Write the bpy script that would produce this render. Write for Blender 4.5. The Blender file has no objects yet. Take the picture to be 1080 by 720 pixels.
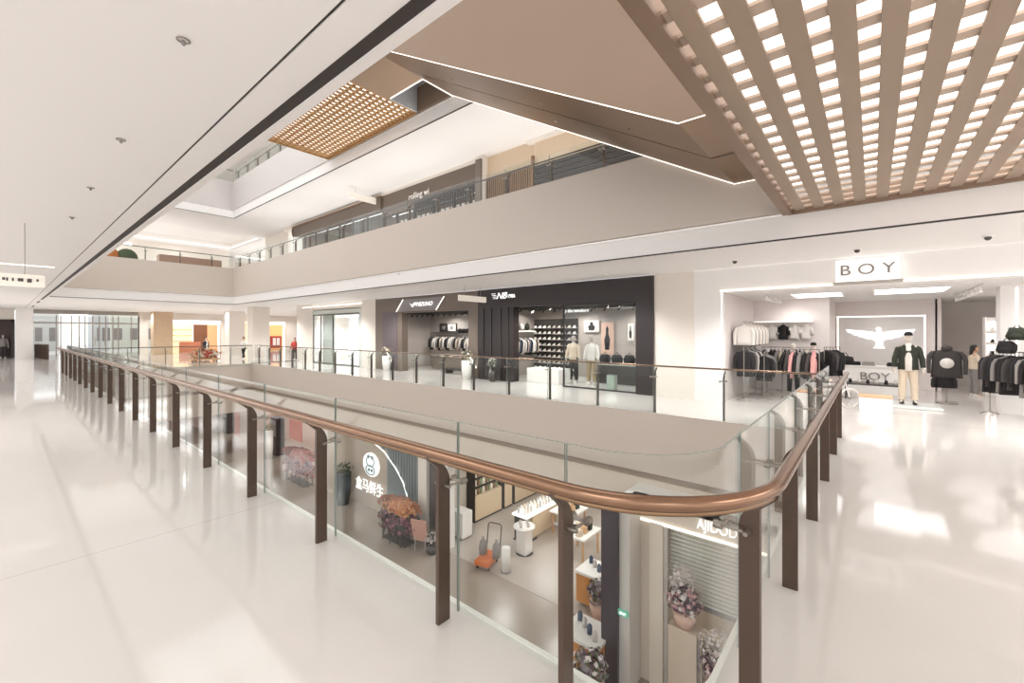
import bpy, math, random
from mathutils import Vector, Matrix, Euler
random.seed(7)
S = bpy.context.scene
COL = S.collection
PI = math.pi
def R(d): return math.radians(d)
def lin(c):
    if isinstance(c, str):
        c = c.lstrip('#'); c = [int(c[i:i+2], 16)/255 for i in (0, 2, 4)]
        c = [(x/12.92 if x <= .04045 else ((x+.055)/1.055)**2.4) for x in c]
    return tuple(c[:3])
MATS = {}
def mat(name, col, rough=.6, metal=0., var=.04, scale=6., emit=None, es=1., spec=.5, coat=0., bump=0.):
    if name in MATS: return MATS[name]
    m = bpy.data.materials.new(name); m.use_nodes = True
    nt = m.node_tree; b = nt.nodes['Principled BSDF']
    c = lin(col)
    tc = nt.nodes.new('ShaderNodeTexCoord'); nz = nt.nodes.new('ShaderNodeTexNoise')
    nz.inputs['Scale'].default_value = scale; nz.inputs['Detail'].default_value = 3
    nt.links.new(tc.outputs['Object'], nz.inputs['Vector'])
    mx = nt.nodes.new('ShaderNodeMix'); mx.data_type = 'RGBA'
    mx.inputs[6].default_value = (*[x*(1-var) for x in c], 1); mx.inputs[7].default_value = (*[min(1, x*(1+var)) for x in c], 1)
    nt.links.new(nz.outputs['Fac'], mx.inputs[0]); nt.links.new(mx.outputs[2], b.inputs['Base Color'])
    b.inputs['Roughness'].default_value = rough; b.inputs['Metallic'].default_value = metal
    b.inputs['Specular IOR Level'].default_value = spec; b.inputs['Coat Weight'].default_value = coat
    if emit is not None:
        b.inputs['Emission Color'].default_value = (*lin(emit), 1); b.inputs['Emission Strength'].default_value = es
    if bump:
        bp = nt.nodes.new('ShaderNodeBump'); bp.inputs['Strength'].default_value = bump
        nt.links.new(nz.outputs['Fac'], bp.inputs['Height']); nt.links.new(bp.outputs[0], b.inputs['Normal'])
    MATS[name] = m
    return m
def glass_mat(name, tint='#f2f7f5', ior=1.3, refl='#ffffff'):
    m = bpy.data.materials.new(name); m.use_nodes = True; nt = m.node_tree; nt.nodes.clear()
    o = nt.nodes.new('ShaderNodeOutputMaterial'); mx = nt.nodes.new('ShaderNodeMixShader')
    t = nt.nodes.new('ShaderNodeBsdfTransparent'); g = nt.nodes.new('ShaderNodeBsdfGlossy'); f = nt.nodes.new('ShaderNodeFresnel')
    t.inputs[0].default_value = (*lin(tint), 1); g.inputs[0].default_value = (*lin(refl), 1); g.inputs['Roughness'].default_value = .0
    ge = nt.nodes.new('ShaderNodeNewGeometry'); sw = nt.nodes.new('ShaderNodeMix'); sw.inputs[2].default_value = ior; sw.inputs[3].default_value = 1/ior
    nt.links.new(ge.outputs['Backfacing'], sw.inputs[0]); nt.links.new(sw.outputs[0], f.inputs[0])
    nt.links.new(f.outputs[0], mx.inputs[0]); nt.links.new(t.outputs[0], mx.inputs[1]); nt.links.new(g.outputs[0], mx.inputs[2])
    nt.links.new(mx.outputs[0], o.inputs[0]); MATS[name] = m
    return m
class MB:
    def __init__(s): s.v = []; s.f = []; s.mi = []; s.sm = []
    def add(s, vs, fs, m=0, smooth=False):
        b = len(s.v); s.v += [tuple(v) for v in vs]
        for f in fs: s.f.append(tuple(b+i for i in f)); s.mi.append(m); s.sm.append(smooth)
        return s
    def box(s, x0, x1, y0, y1, z0, z1, m=0):
        if x0 > x1: x0, x1 = x1, x0
        if y0 > y1: y0, y1 = y1, y0
        if z0 > z1: z0, z1 = z1, z0
        v = [(x, y, z) for z in (z0, z1) for y in (y0, y1) for x in (x0, x1)]
        return s.add(v, [(0,2,3,1),(4,5,7,6),(0,1,5,4),(2,6,7,3),(0,4,6,2),(1,3,7,5)], m)
    def obox(s, c, h, rot, m=0):                     # oriented box: centre, half sizes, Euler
        M = Euler(rot).to_matrix(); v = []
        for z in (-1, 1):
            for y in (-1, 1):
                for x in (-1, 1): v.append(Vector(c)+M@Vector((x*h[0], y*h[1], z*h[2])))
        return s.add(v, [(0,2,3,1),(4,5,7,6),(0,1,5,4),(2,6,7,3),(0,4,6,2),(1,3,7,5)], m)
    def prism(s, poly, a, b, axis='z', m=0, smooth=False):   # poly: 2-D points, extruded along axis from a to b
        def P(p, t):
            return {'z': (p[0], p[1], t), 'y': (p[0], t, p[1]), 'x': (t, p[0], p[1])}[axis]
        n = len(poly); v = [P(p, a) for p in poly]+[P(p, b) for p in poly]
        s.add(v, [tuple(range(n)), tuple(range(2*n-1, n-1, -1))], m)
        return s.add(v, [((i+1) % n, i, i+n, (i+1) % n+n) for i in range(n)], m, smooth)
    def tube(s, pts, r, n=8, m=0, cap=True):
        pts = [Vector(p) for p in pts]; rs = r if isinstance(r, (list, tuple)) else [r]*len(pts)
        v = []; up = None
        for i, p in enumerate(pts):
            d = (pts[min(i+1, len(pts)-1)]-pts[max(i-1, 0)]).normalized()
            if up is None: up = Vector((0, 0, 1)) if abs(d.z) < .9 else Vector((1, 0, 0))
            a = d.cross(up)
            if a.length < 1e-4: a = d.orthogonal()
            a.normalize(); b = a.cross(d).normalized(); up = b
            for k in range(n):
                t = 2*PI*k/n; v.append(p+(a*math.cos(t)+b*math.sin(t))*rs[i])
        f = [(i*n+k, i*n+(k+1) % n, (i+1)*n+(k+1) % n, (i+1)*n+k) for i in range(len(pts)-1) for k in range(n)]
        s.add(v, f, m, True)
        if cap:
            s.add(v[:n], [tuple(range(n-1, -1, -1))], m); s.add(v[-n:], [tuple(range(n))], m)
        return s
    def loft(s, secs, n=14, m=0, cap=True):          # secs: (cx, cy, cz, rx, ry)
        v = []
        for (cx, cy, cz, rx, ry) in secs:
            for k in range(n):
                t = 2*PI*k/n; v.append((cx+rx*math.cos(t), cy+ry*math.sin(t), cz))
        f = [(i*n+k, i*n+(k+1) % n, (i+1)*n+(k+1) % n, (i+1)*n+k) for i in range(len(secs)-1) for k in range(n)]
        if cap: f += [tuple(range(n-1, -1, -1)), tuple(range(len(v)-n, len(v)))]
        return s.add(v, f, m, True)
    def cyl(s, x, y, z0, z1, r, n=16, m=0): return s.loft([(x, y, z0, r, r), (x, y, z1, r, r)], n, m)
    def ell(s, c, r, n=12, k=8, m=0):
        secs = []
        for i in range(k+1):
            t = PI*i/k; q = max(math.sin(t), .02)
            secs.append((c[0], c[1], c[2]-r[2]*math.cos(t), r[0]*q, r[1]*q))
        return s.loft(secs, n, m)
    def xf(s, M):
        s.v = [tuple(M@Vector(v)) for v in s.v]; return s
    def build(s, name, mats, parent=None, kind=None, bevel=0., loc=None, **kw):
        me = bpy.data.meshes.new(name); me.from_pydata(s.v, [], s.f)
        for m in (mats if isinstance(mats, (list, tuple)) else [mats]): me.materials.append(m)
        for p, i, q in zip(me.polygons, s.mi, s.sm): p.material_index = i; p.use_smooth = q
        me.update(); o = bpy.data.objects.new(name, me); COL.objects.link(o)
        if parent is not None: o.parent = parent
        if kind: o['kind'] = kind
        if loc: o.location = loc
        for k, v in kw.items(): o[k] = v
        if bevel:
            b = o.modifiers.new('Bevel', 'BEVEL'); b.width = bevel; b.segments = 2; b.limit_method = 'ANGLE'
        return o
def tag(o, label, cat, group=None, kind=None):
    o['label'] = label; o['category'] = cat
    if group: o['group'] = group
    if kind: o['kind'] = kind
    return o
def thing(name, label, cat, loc=(0, 0, 0), rz=0, group=None):
    o = bpy.data.objects.new(name, None); COL.objects.link(o); o.location = loc; o.rotation_euler = (0, 0, rz)
    o.empty_display_size = .1
    return tag(o, label, cat, group)
def kids(o): return [c for c in COL.objects if c.parent == o]
def copy_tree(o, loc, rz=0., label=None, group=None, scale=None):
    def rec(a, par):
        c = a.copy(); COL.objects.link(c); c.parent = par
        for k in a_kids.get(a.name, []): rec(k, c)
        return c
    a_kids = {}
    for k in COL.objects:
        if k.parent: a_kids.setdefault(k.parent.name, []).append(k)
    c = rec(o, o.parent); c.location = loc; c.rotation_euler = (0, 0, rz)
    if label: c['label'] = label
    if group: c['group'] = group
    if scale: c.scale = (scale,)*3 if not isinstance(scale, tuple) else scale
    return c
def text(body, size, loc, m, parent=None, name='lettering', rot=(R(90), 0, R(-90)), ext=.01, align='CENTER', shear=0., sx=1., bold=0., **kw):
    cu = bpy.data.curves.new(name, 'FONT'); cu.body = body; cu.size = size; cu.extrude = ext; cu.align_x = align; cu.align_y = 'CENTER'
    cu.shear = shear; cu.offset = bold; cu.materials.append(m)
    t0 = bpy.data.objects.new('tmp', cu); COL.objects.link(t0)
    me = bpy.data.meshes.new_from_object(t0.evaluated_get(bpy.context.evaluated_depsgraph_get())); bpy.data.objects.remove(t0)
    if not me.materials: me.materials.append(m)
    t = bpy.data.objects.new(name, me); COL.objects.link(t); t.location = loc; t.rotation_euler = rot; t.scale = (sx, 1, 1)
    if parent is not None: t.parent = parent
    for k, v in kw.items(): t[k] = v
    return t
# pixel helpers: the camera stands 1.95 m above the floor, level, looking 50 degrees off the long side of the atrium
H, F0, SN, CS = 1.95, 453., math.sin(R(50)), math.cos(R(50))
def ray(px, py=350): r = (px-540)/F0; return (SN+r*CS, CS-r*SN, (350-py)/F0)
def Y12(px, x=12.9): d = ray(px); return d[1]*x/d[0]
def X_(px, y): d = ray(px); return d[0]*y/d[1]
def onx(px, py, x): d = ray(px, py); t = x/d[0]; return (x, d[1]*t, H+d[2]*t)
def ony(px, py, y): d = ray(px, py); t = y/d[1]; return (d[0]*t, y, H+d[2]*t)
def onz(px, py, z=0.): d = ray(px, py); t = (z-H)/d[2]; return (d[0]*t, d[1]*t, z)
def area(name, loc, sx, sy, power, col=(1, .95, .9), rot=(0, 0, 0)):
    l = bpy.data.lights.new(name, 'AREA'); l.shape = 'RECTANGLE'; l.size = sx; l.size_y = sy; l.energy = power; l.color = col
    o = bpy.data.objects.new(name, l); COL.objects.link(o); o.location = loc; o.rotation_euler = rot; return o

# ---------- materials
M_white = mat('white_plaster', '#efecea', .7, var=.015, scale=.6)
M_ceil = mat('ceiling_paint', '#efedeb', .75, var=.015, scale=.4)
M_beige = mat('beige_fascia_paint', '#cfc4ba', .6, var=.015, scale=.4)
M_wallb = mat('beige_wall_panel', '#e4dcd3', .45, var=.03, scale=.5)
M_dark = mat('dark_slot', '#3a3431', .6)
M_slot2 = mat('brown_slot', '#a3958a', .6)
M_black = mat('black_portal_panel', '#2a2223', .35, var=.06, scale=2)
M_grayp = mat('grey_portal_panel', '#6e6258', .4, var=.05)
M_bronze = mat('brushed_bronze', '#8f765f', .36, .6, var=.06, scale=1.5)
M_bronze2 = mat('satin_bronze_side', '#907a68', .5, .35, var=.05, scale=.8)
M_bronze_d = mat('dark_bronze', '#8a6e54', .35, .7, var=.08, scale=3)
M_lat = mat('lattice_bronze', '#a3917f', .55, .1, var=.05, scale=2)
M_lat2 = mat('lattice_bronze_pale', '#cbb9a9', .55, .05, var=.05, scale=2)
M_latF = mat('far_lattice_gold', '#b08a5c', .5, .2, var=.08, scale=2)
M_post = mat('dark_brown_post', '#544339', .35, .3, var=.08, scale=8)
M_copper = mat('polished_copper_brown', '#8c6d58', .22, .8, var=.06, scale=4)
M_steel = mat('satin_steel', '#9b948c', .3, .85, var=.05)
M_dsteel = mat('dark_steel', '#54504d', .35, .6)
M_glass = glass_mat('clear_glass', '#fafcfb', 1.25)
M_shopglass = glass_mat('shop_glass', '#f6f8f8', 1.25)
M_gedge = mat('green_glass_edge', '#86918b', .2, 0, emit=None)
M_led = mat('led_strip', '#ffffff', .5, emit='#fff4e6', es=1.3)
M_cove = mat('cove_strip', '#ffffff', .5, emit='#fff4ea', es=.1)
M_lum = mat('luminous_ceiling', '#ffffff', .5, emit='#fff9f6', es=1.35)
M_lit = mat('lit_letter', '#ffffff', .5, emit='#ffffff', es=.8)
M_panel = mat('light_panel', '#ffffff', .5, emit='#ffffff', es=2.)
M_wt = mat('matte_white', '#efece8', .5, var=.02)
M_grey = mat('mid_grey', '#8d8784', .5)
M_lgrey = mat('light_grey', '#c5bfba', .5)
M_wood = mat('pale_wood', '#c9a27a', .5, var=.12, scale=9)
M_skin = mat('skin', '#d3a68b', .5)
M_hair = mat('black_hair', '#1e1715', .5)
M_cblk = mat('black_cloth', '#211e20', .85, var=.2, scale=14)
M_cchar = mat('charcoal_cloth', '#45403f', .85, var=.15, scale=14)
M_cgry = mat('grey_cloth', '#8a8582', .85, var=.1, scale=14)
M_cwht = mat('white_cloth', '#e9e4de', .85, var=.05, scale=14)
M_ccrm = mat('cream_cloth', '#d9c9b4', .85, var=.06, scale=14)
M_cgrn = mat('olive_cloth', '#33372d', .85, var=.2, scale=14)
M_cpnk = mat('pink_cloth', '#e3a7a3', .85)
M_cred = mat('red_cloth', '#b5423a', .8)
M_cblu = mat('blue_cloth', '#586477', .85)
def floor_mat(name, base, seam, sx, sy, rough, vein=.05, ox=.75, oy=.26):
    m = bpy.data.materials.new(name); m.use_nodes = True; nt = m.node_tree; b = nt.nodes['Principled BSDF']
    tc = nt.nodes.new('ShaderNodeTexCoord'); sep = nt.nodes.new('ShaderNodeSeparateXYZ'); nt.links.new(tc.outputs['Object'], sep.inputs[0])
    fac = None
    for ax, st, off in (('X', sx, ox), ('Y', sy, oy)):
        a = nt.nodes.new('ShaderNodeMath'); a.operation = 'ADD'; a.inputs[1].default_value = 100*st-off; nt.links.new(sep.outputs[ax], a.inputs[0])
        q = nt.nodes.new('ShaderNodeMath'); q.operation = 'MODULO'; q.inputs[1].default_value = st; nt.links.new(a.outputs[0], q.inputs[0])
        l = nt.nodes.new('ShaderNodeMath'); l.operation = 'LESS_THAN'; l.inputs[1].default_value = .006; nt.links.new(q.outputs[0], l.inputs[0])
        if fac is None: fac = l
        else:
            x = nt.nodes.new('ShaderNodeMath'); x.operation = 'MAXIMUM'; nt.links.new(fac.outputs[0], x.inputs[0]); nt.links.new(l.outputs[0], x.inputs[1]); fac = x
    nz = nt.nodes.new('ShaderNodeTexNoise'); nz.inputs['Scale'].default_value = 1.1; nz.inputs['Detail'].default_value = 6
    nt.links.new(tc.outputs['Object'], nz.inputs['Vector'])
    n2 = nt.nodes.new('ShaderNodeTexNoise'); n2.inputs['Scale'].default_value = 60; n2.inputs['Detail'].default_value = 2
    nt.links.new(tc.outputs['Object'], n2.inputs['Vector'])
    ad = nt.nodes.new('ShaderNodeMath'); ad.operation = 'MULTIPLY_ADD'; ad.inputs[1].default_value = .5; ad.inputs[2].default_value = 0
    nt.links.new(n2.outputs['Fac'], ad.inputs[0])
    a3 = nt.nodes.new('ShaderNodeMath'); a3.operation = 'MULTIPLY_ADD'; a3.inputs[1].default_value = .5
    nt.links.new(nz.outputs['Fac'], a3.inputs[0]); nt.links.new(ad.outputs[0], a3.inputs[2])
    c = lin(base); m1 = nt.nodes.new('ShaderNodeMix'); m1.data_type = 'RGBA'
    m1.inputs[6].default_value = (*[x*(1-vein) for x in c], 1); m1.inputs[7].default_value = (*[min(1, x*(1+vein)) for x in c], 1)
    nt.links.new(a3.outputs[0], m1.inputs[0])
    m2 = nt.nodes.new('ShaderNodeMix'); m2.data_type = 'RGBA'; m2.inputs[7].default_value = (*lin(seam), 1)
    nt.links.new(fac.outputs[0], m2.inputs[0]); nt.links.new(m1.outputs[2], m2.inputs[6]); nt.links.new(m2.outputs[2], b.inputs['Base Color'])
    b.inputs['Roughness'].default_value = rough; b.inputs['Specular IOR Level'].default_value = .5
    MATS[name] = m; return m
M_floor = floor_mat('polished_terrazzo', '#d0cbc7', '#98918b', 40, 12, .07, .05, -10, 5.25)
M_floorlow = floor_mat('lower_tiles', '#a79b90', '#958b82', 1.2, 1.2, .25, .04)
M_shopfl = floor_mat('shop_tiles', '#d5d0cc', '#bfbab5', 1.2, 1.2, .12, .03)
EXPOSURE = 0.27
# ---------- camera, world, colour management
cam = bpy.data.cameras.new('camera'); cam.sensor_width = 36; cam.lens = 36*F0/1080; cam.shift_y = -(360-350)/1080*-1*-1
cam.clip_start = .05; cam.clip_end = 400
co = bpy.data.objects.new('camera', cam); COL.objects.link(co); co.location = (0, 0, H); co.rotation_euler = (R(90), 0, R(-50)); S.camera = co
w = bpy.data.worlds.new('world'); S.world = w; w.use_nodes = True
w.node_tree.nodes['Background'].inputs[0].default_value = (1., .99, .985, 1); w.node_tree.nodes['Background'].inputs[1].default_value = 1.5
S.view_settings.view_transform = 'Standard'; S.view_settings.look = 'None'; S.view_settings.gamma = 1; S.view_settings.use_curve_mapping = False
S.view_settings.exposure = EXPOSURE
S.cycles.use_denoising = True; S.cycles.max_bounces = 10; S.cycles.diffuse_bounces = 5; S.cycles.glossy_bounces = 5; S.cycles.transparent_max_bounces = 24
S.cycles.sample_clamp_indirect = 6; S.cycles.caustics_reflective = False; S.cycles.caustics_refractive = False

YE = 29.5          # far end of the floor opening
CC = (2.6, 1.17)   # centre of the rounded near corner
# ---------- floors
def arc(cx, cy, r, a0, a1, n=14): return [(cx+r*math.cos(R(a0+(a1-a0)*i/n)), cy+r*math.sin(R(a0+(a1-a0)*i/n))) for i in range(n+1)]
rr = .5
fl = MB()
fl.box(-9, 2.10, 1.17, 54, -.35, 0)                       # along the near side
fl.box(-9, 2.6, -9, .67, -.35, 0)
fl.box(-9, 2.10, .67, 1.17, -.35, 0)
fl.prism([(2.10, .67)]+arc(2.6, 1.17, rr, 180, 270), 0, -.35, 'z')
fl.box(2.6, 12.9, -9, .67, -.35, 0)
fl.box(10.1, 12.9, .67, 30.2, -.35, 0)
fl.box(2.10, 12.9, YE, 54, -.35, 0)
fl.box(12.9, 24, 30.2, 54, -.35, 0)
fl.build('floor', M_floor, kind='structure')
MB().box(12.9, 23.5, -9, 5.1, -.35, 0).box(12.9, 17.5, 5.1, 30.2, -.35, 0).build('floor_shops', M_shopfl, kind='structure')
cb = MB().box(2.10, 2.13, 1.17, YE, -.34, .012).box(2.6, 10.1, .67, .70, -.34, .012)
inn = arc(2.6, 1.17, rr-.03, 180, 270); out = arc(2.6, 1.17, rr, 180, 270)
for i in range(len(inn)-1): cb.prism([inn[i], out[i], out[i+1], inn[i+1]], -.34, .012, 'z')
cb.build('trim_1', mat('pale_edge_stone', '#e4e1dc', .3), kind='structure')
# far fascia below the floor edge, with the dark slot and the lower band
fa = MB().box(10.08, 10.35, .67, YE+.2, -1.46, -.35).box(10.08, 10.1, .67, YE, -.35, .005).box(2.1, 10.1, YE-.02, YE+.25, -1.46, -.35).box(2.1, 10.1, YE-.02, YE, -.35, .005).box(2.6, 10.1, .42, .67, -1.46, -.35)
fa.build('wall_lower_fascia', M_beige, kind='structure')
MB().box(10.16, 10.35, .67, YE, -1.62, -1.46).box(2.1, 10.16, YE+.06, YE+.25, -1.62, -1.46).build('trim_2', M_slot2, kind='structure')
fb = MB().box(10.1, 10.35, .67, YE+.2, -2.62, -1.62).box(2.1, 10.1, YE, YE+.25, -2.9, -1.62).box(2.6, 10.1, .42, .67, -2.9, -1.62)
fb.build('wall_lower_band', mat('pale_band', '#dccfc3', .5, var=.02, scale=.5), kind='structure')
# near side slab edges (seen only from across)
MB().box(1.86, 2.1, 1.4, 31, -2.2, -.35).build('wall_near_fascia', M_beige, kind='structure')
# lower level
MB().box(-6, 22, -9, 54, -6.0, -5.75).build('floor_lower', M_floorlow, kind='structure')
MB().box(10.1, 17.6, 4.5, 12.8, -5.75, -5.742).build('floor_lower_shop', mat('shop_tile_low', '#b5aba2', .3), kind='structure')
MB().box(10.4, 22, 4.4, 54, -2.5, -2.3).build('ceiling_lower', M_ceil, kind='structure')

# ---------- ceiling of this level (3.71 m)
ce = MB()
ce.box(-9, 1.165, -9, 54, 3.71, 3.95)                     # over the near walkway up to the slot
ce.box(1.185, 1.40, -9, 35, 3.71, 3.95).box(1.165, 1.185, -9, 54, 3.76, 3.95)
ce.box(1.40, 1.49, -9, 35, 3.80, 3.95)
ce.box(1.185, 1.49, 35, 54, 3.71, 3.95)
ce.box(1.49, 24, 31.5, 54, 3.71, 3.95)
ce.box(9.70, 12.9, -9, 31.5, 3.71, 3.95)
ce.build('ceiling', M_ceil, kind='structure')
MB().box(1.40, 1.485, -9, 34.5, 3.705, 3.80).box(1.40, 1.485, 36.5, 38.5, 3.70, 3.712).box(1.40, 1.485, 43, 45, 3.70, 3.712).build('trim_3', M_dark, kind='structure')
MB().box(1.485, 1.56, -9, 31.5, 3.69, 6.03).build('trim_4', M_white, kind='structure')
MB().box(1.165, 1.185, -9, 54, 3.72, 3.76).build('trim_5', M_dark, kind='structure')
MB().box(-9, 1.56, -9, 54, 5.3, 5.54).build('floor_near_upper', M_floor, kind='structure')
# ---------- storeys above: band, fascia, slabs
def ring(z, near_y, n):
    # z = ceiling height of the storey below; the band rises .46, the fascia to +2.3
    band = MB()
    band.box(9.66, 9.9, near_y, 31.5, z+.031, z+.46).box(1.56, 9.9, 31.515, 31.8, z+.03, z+.46)
    band.build('wall_band_%d' % n, M_white, kind='structure')
    MB().box(9.665, 9.70, near_y, 31.5, z+.005, z+.03).box(1.56, 9.70, 31.485, 31.52, z+.005, z+.03).build('trim_%d' % (5+n*3), M_dark, kind='structure')
    f = MB().box(9.60, 9.9, 1.2 if n == 1 else 2, 31.47, z+.52, z+2.32).box(1.56, 9.9, 31.47, 31.8, z+.52, z+2.32)
    f.build('wall_fascia_%d' % n, M_beige if n == 1 else mat('upper_fascia_paint', '#cfc9c7', .6, var=.01), kind='structure')
    MB().box(9.64, 9.9, near_y, 31.49, z+.47, z+.50).box(1.56, 9.64, 31.49, 31.8, z+.47, z+.50).build('trim_%d' % (6+n*3), M_cove, kind='structure')
    MB().box(9.9, 13.2, -9, 54, z+1.6, z+1.83).box(1.56, 9.9, 31.8, 54, z+1.6, z+1.83).build('floor_upper_%d' % n, M_floor, kind='structure')
ring(3.71, -9, 1)
ring(9.25, 2, 2)
c1 = MB().box(9.70, 13.2, -9, 31.5, 9.25, 9.45)
c1.box(1.56, 6.2, 31.5, 54, 9.25, 9.45).box(13.3, 24, 31.5, 54, 9.25, 9.45).box(6.2, 13.3, 31.5, 36.7, 9.25, 9.45).box(6.2, 13.3, 44.3, 54, 9.25, 9.45)
c1.box(6.0, 13.5, 36.5, 44.5, 9.95, 10.05)
c1.box(6.0, 6.1, 36.5, 44.5, 9.45, 9.95).box(13.4, 13.5, 36.5, 44.5, 9.45, 9.95).box(6.1, 13.4, 36.5, 36.6, 9.45, 9.95).box(6.1, 13.4, 44.4, 44.5, 9.45, 9.95)
c1.build('ceiling_upper_1', M_ceil, kind='structure')
MB().box(13.28, 13.36, 36.7, 44.3, 9.46, 9.50).box(6.2, 13.3, 44.26, 44.34, 9.46, 9.50).build('trim_20', M_led, kind='structure')
MB().box(9.68, 13.2, -9, 54, 14.8, 15.0).box(1.56, 9.68, 29, 54, 14.8, 15.0).box(-2, 2.5, -9, 29, 14.8, 15.0).build('ceiling_upper_2', M_ceil, kind='structure')
# skylight over the void: white frames with glass
sk = MB()
for i in range(12): sk.box(2.5, 9.68, -9+i*3.3, -8.9+i*3.3, 14.9, 15.1)
for x in (2.5, 4.9, 7.3, 9.6): sk.box(x, x+.1, -9, 29, 14.9, 15.1)
sk.build('window_1', M_white, kind='structure')
MB().box(2.5, 9.7, -9, 29, 15.1, 15.12).build('window_2', M_glass, kind='structure')

# ---------- far wall along x = 12.9, this level
def bx(name, m, *boxes):
    b = MB()
    for q in boxes: b.box(*q)
    return b.build(name, m, kind='structure')
yN, yM = 5.13, 20.26
bx('wall_far', M_wallb, (12.9, 13.2, 3.95, yN, 0, 3.71), (12.9, 13.2, yM, 21.7, 0, 3.71), (12.9, 13.2, 27.6, 29.8, 0, 3.71), (12.95, 13.2, 21.7, 27.6, 3.3, 3.71), (13.1, 13.2, 12.5, 12.75, 0, 3.71),
   (13.2, 17.6, 29.6, 30.1, 0, 3.71))
bx('wall_far_white', M_white, (12.92, 13.2, 3.22, 3.95, 0, 3.71), (12.92, 13.2, -9, 3.22, 3.06, 3.71))
bx('ceiling_shops', M_ceil, (13.2, 17.5, 12.7, 30.2, 3.4, 3.6), (13.2, 22.6, -9, 5.2, 3.05, 3.2), (13.2, 17.5, 5.2, 12.7, 3.4, 3.6))
bx('trim_21', M_led, (12.86, 12.915, -9, 3.25, 3.085, 3.10), (12.9, 12.925, 3.2, 3.215, 0, 3.09), (12.9, 12.95, 21.7, 29.0, 3.54, 3.58))
# hall beyond the far end
bx('wall_back', M_wallb, (-9, .7, 50, 50.3, 2.9, 3.71), (-9, -3, 50, 50.3, 0, 2.9), (7.9, 8.6, 50, 50.3, 0, 3.71), (20.5, 24, 50, 50.3, 0, 3.71), (8.6, 20.5, 50, 50.3, 3.05, 3.71),
   (14.2, 15.9, 49.9, 50.3, 0, 3.1), (17.9, 18.6, 49.9, 50.3, 0, 3.1), (24, 24.3, 30, 54, 0, 3.71))
bx('wall_back_upper', M_wallb, (1.56, 24, 50, 50.3, 5.54, 9.25), (13.2, 13.4, 31.9, 36, 5.54, 9.25))
bx('column_1', M_white, (.75, 1.6, 48.2, 49.2, 0, 3.71))
bx('column_2', M_wallb, (11.3, 12.4, 33, 34.1, 0, 3.71))
bx('column_3', M_wallb, (12.4, 13.6, 41.5, 42.6, 0, 3.71))
bx('column_4', mat('ribbed_wood_column', '#cbb193', .5, var=.08, scale=4), (8.5, 9.85, 47.5, 48.6, 0, 3.71))
bx('wall_upper', M_wallb, (12.9, 13.2, -9, 10.1, 9.1, 9.25), (12.9, 13.2, Y12(503), 31.9, 9.05, 9.25), (12.8, 13.2, Y12(511), Y12(503), 5.54, 9.25), (12.9, 13.2, -9, 2.45, 5.54, 9.1), (12.9, 13.2, -9, 54, 11.1, 14.8))
# ---------- glass railings
def post_poly(h=1.17, w=.1):
    # profile across the railing: u grows towards the void, the nose reaches back under the handrail
    return [(0, 0), (w, 0), (w, h-.22), (w-.006, h-.19), (w-.03, h-.14), (w-.06, h-.105), (-.03, h-.06), (-.085, h-.035), (-.085, h-.05), (-.045, h-.085), (0, h-.125)]
def mk_post(par, p, n, z, h, mp, th=.03, br=True, gap=.09):
    # p: foot on the walkway side; n: unit vector towards the void
    t = Vector((-n[1], n[0], 0)); n = Vector((n[0], n[1], 0)); p = Vector((p[0], p[1], z))
    poly = post_poly(h); b = MB(); k = len(poly); v = []
    for s in (-.5, .5): v += [p+n*u+Vector((0, 0, zz))+t*th*s for u, zz in poly]
    b.add(v, [tuple(range(k)), tuple(range(2*k-1, k-1, -1))]+[((i+1) % k, i, i+k, (i+1) % k+k) for i in range(k)])
    o = b.build('post', mp, par)
    if br:
        q = MB()
        for s in (-.045, .045):
            a = p+n*(.1-.03)+t*s+Vector((0, 0, h-.25)); q.tube([a, a+n*(gap+.06)], .008, 6)
        a = p+n*.05+Vector((0, 0, h-.25)); q.tube([a-t*.07, a+t*.07], .012, 8)
        a = p+n*(.1+gap-.012)+Vector((0, 0, h-.25)); q.tube([a-t*.07, a+t*.07], .011, 8)
        for s in (-.05, .05):
            c = p+n*(.1+gap)+t*s+Vector((0, 0, h-.25)); q.tube([c-n*.02, c+n*.022], .022, 10)
        q.build('bracket', M_steel, o)
    return o
def glass_path(par, pts, z0, z1, th=.014):
    # an upright pane following pts (2-D), with green edges
    b = MB(); L = []; Rr = []
    for i, p in enumerate(pts):
        a = pts[max(i-1, 0)]; c = pts[min(i+1, len(pts)-1)]; d = Vector((c[0]-a[0], c[1]-a[1])).normalized(); n = Vector((-d.y, d.x))*th/2
        L.append((p[0]+n.x, p[1]+n.y)); Rr.append((p[0]-n.x, p[1]-n.y))
    for i in range(len(pts)-1):
        for S_, fl_ in ((L, 0), (Rr, 1)):
            v = [(*S_[i], z0), (*S_[i+1], z0), (*S_[i+1], z1), (*S_[i], z1)]; b.add(v, [(0, 1, 2, 3) if fl_ else (3, 2, 1, 0)], 0, len(pts) > 2)
        for z in (z0, z1): b.add([(*L[i], z), (*L[i+1], z), (*Rr[i+1], z), (*Rr[i], z)], [(0, 1, 2, 3)], 1)
    for i in (0, -1): b.add([(*L[i], z0), (*Rr[i], z0), (*Rr[i], z1), (*L[i], z1)], [(0, 1, 2, 3)], 1)
    return b.build('glass_panel', [M_glass, M_gedge], par)
def handrail(par, pts, r, m=None):
    b = MB().tube(pts, r, 14); b.build('handrail', m or M_copper, par)
near = thing('glass_railing', 'long copper-capped glass railing on dark posts round the near side of the opening', 'railing', (2.0, 1.0, 0))
near.location = (0, 0, 0)
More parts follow.
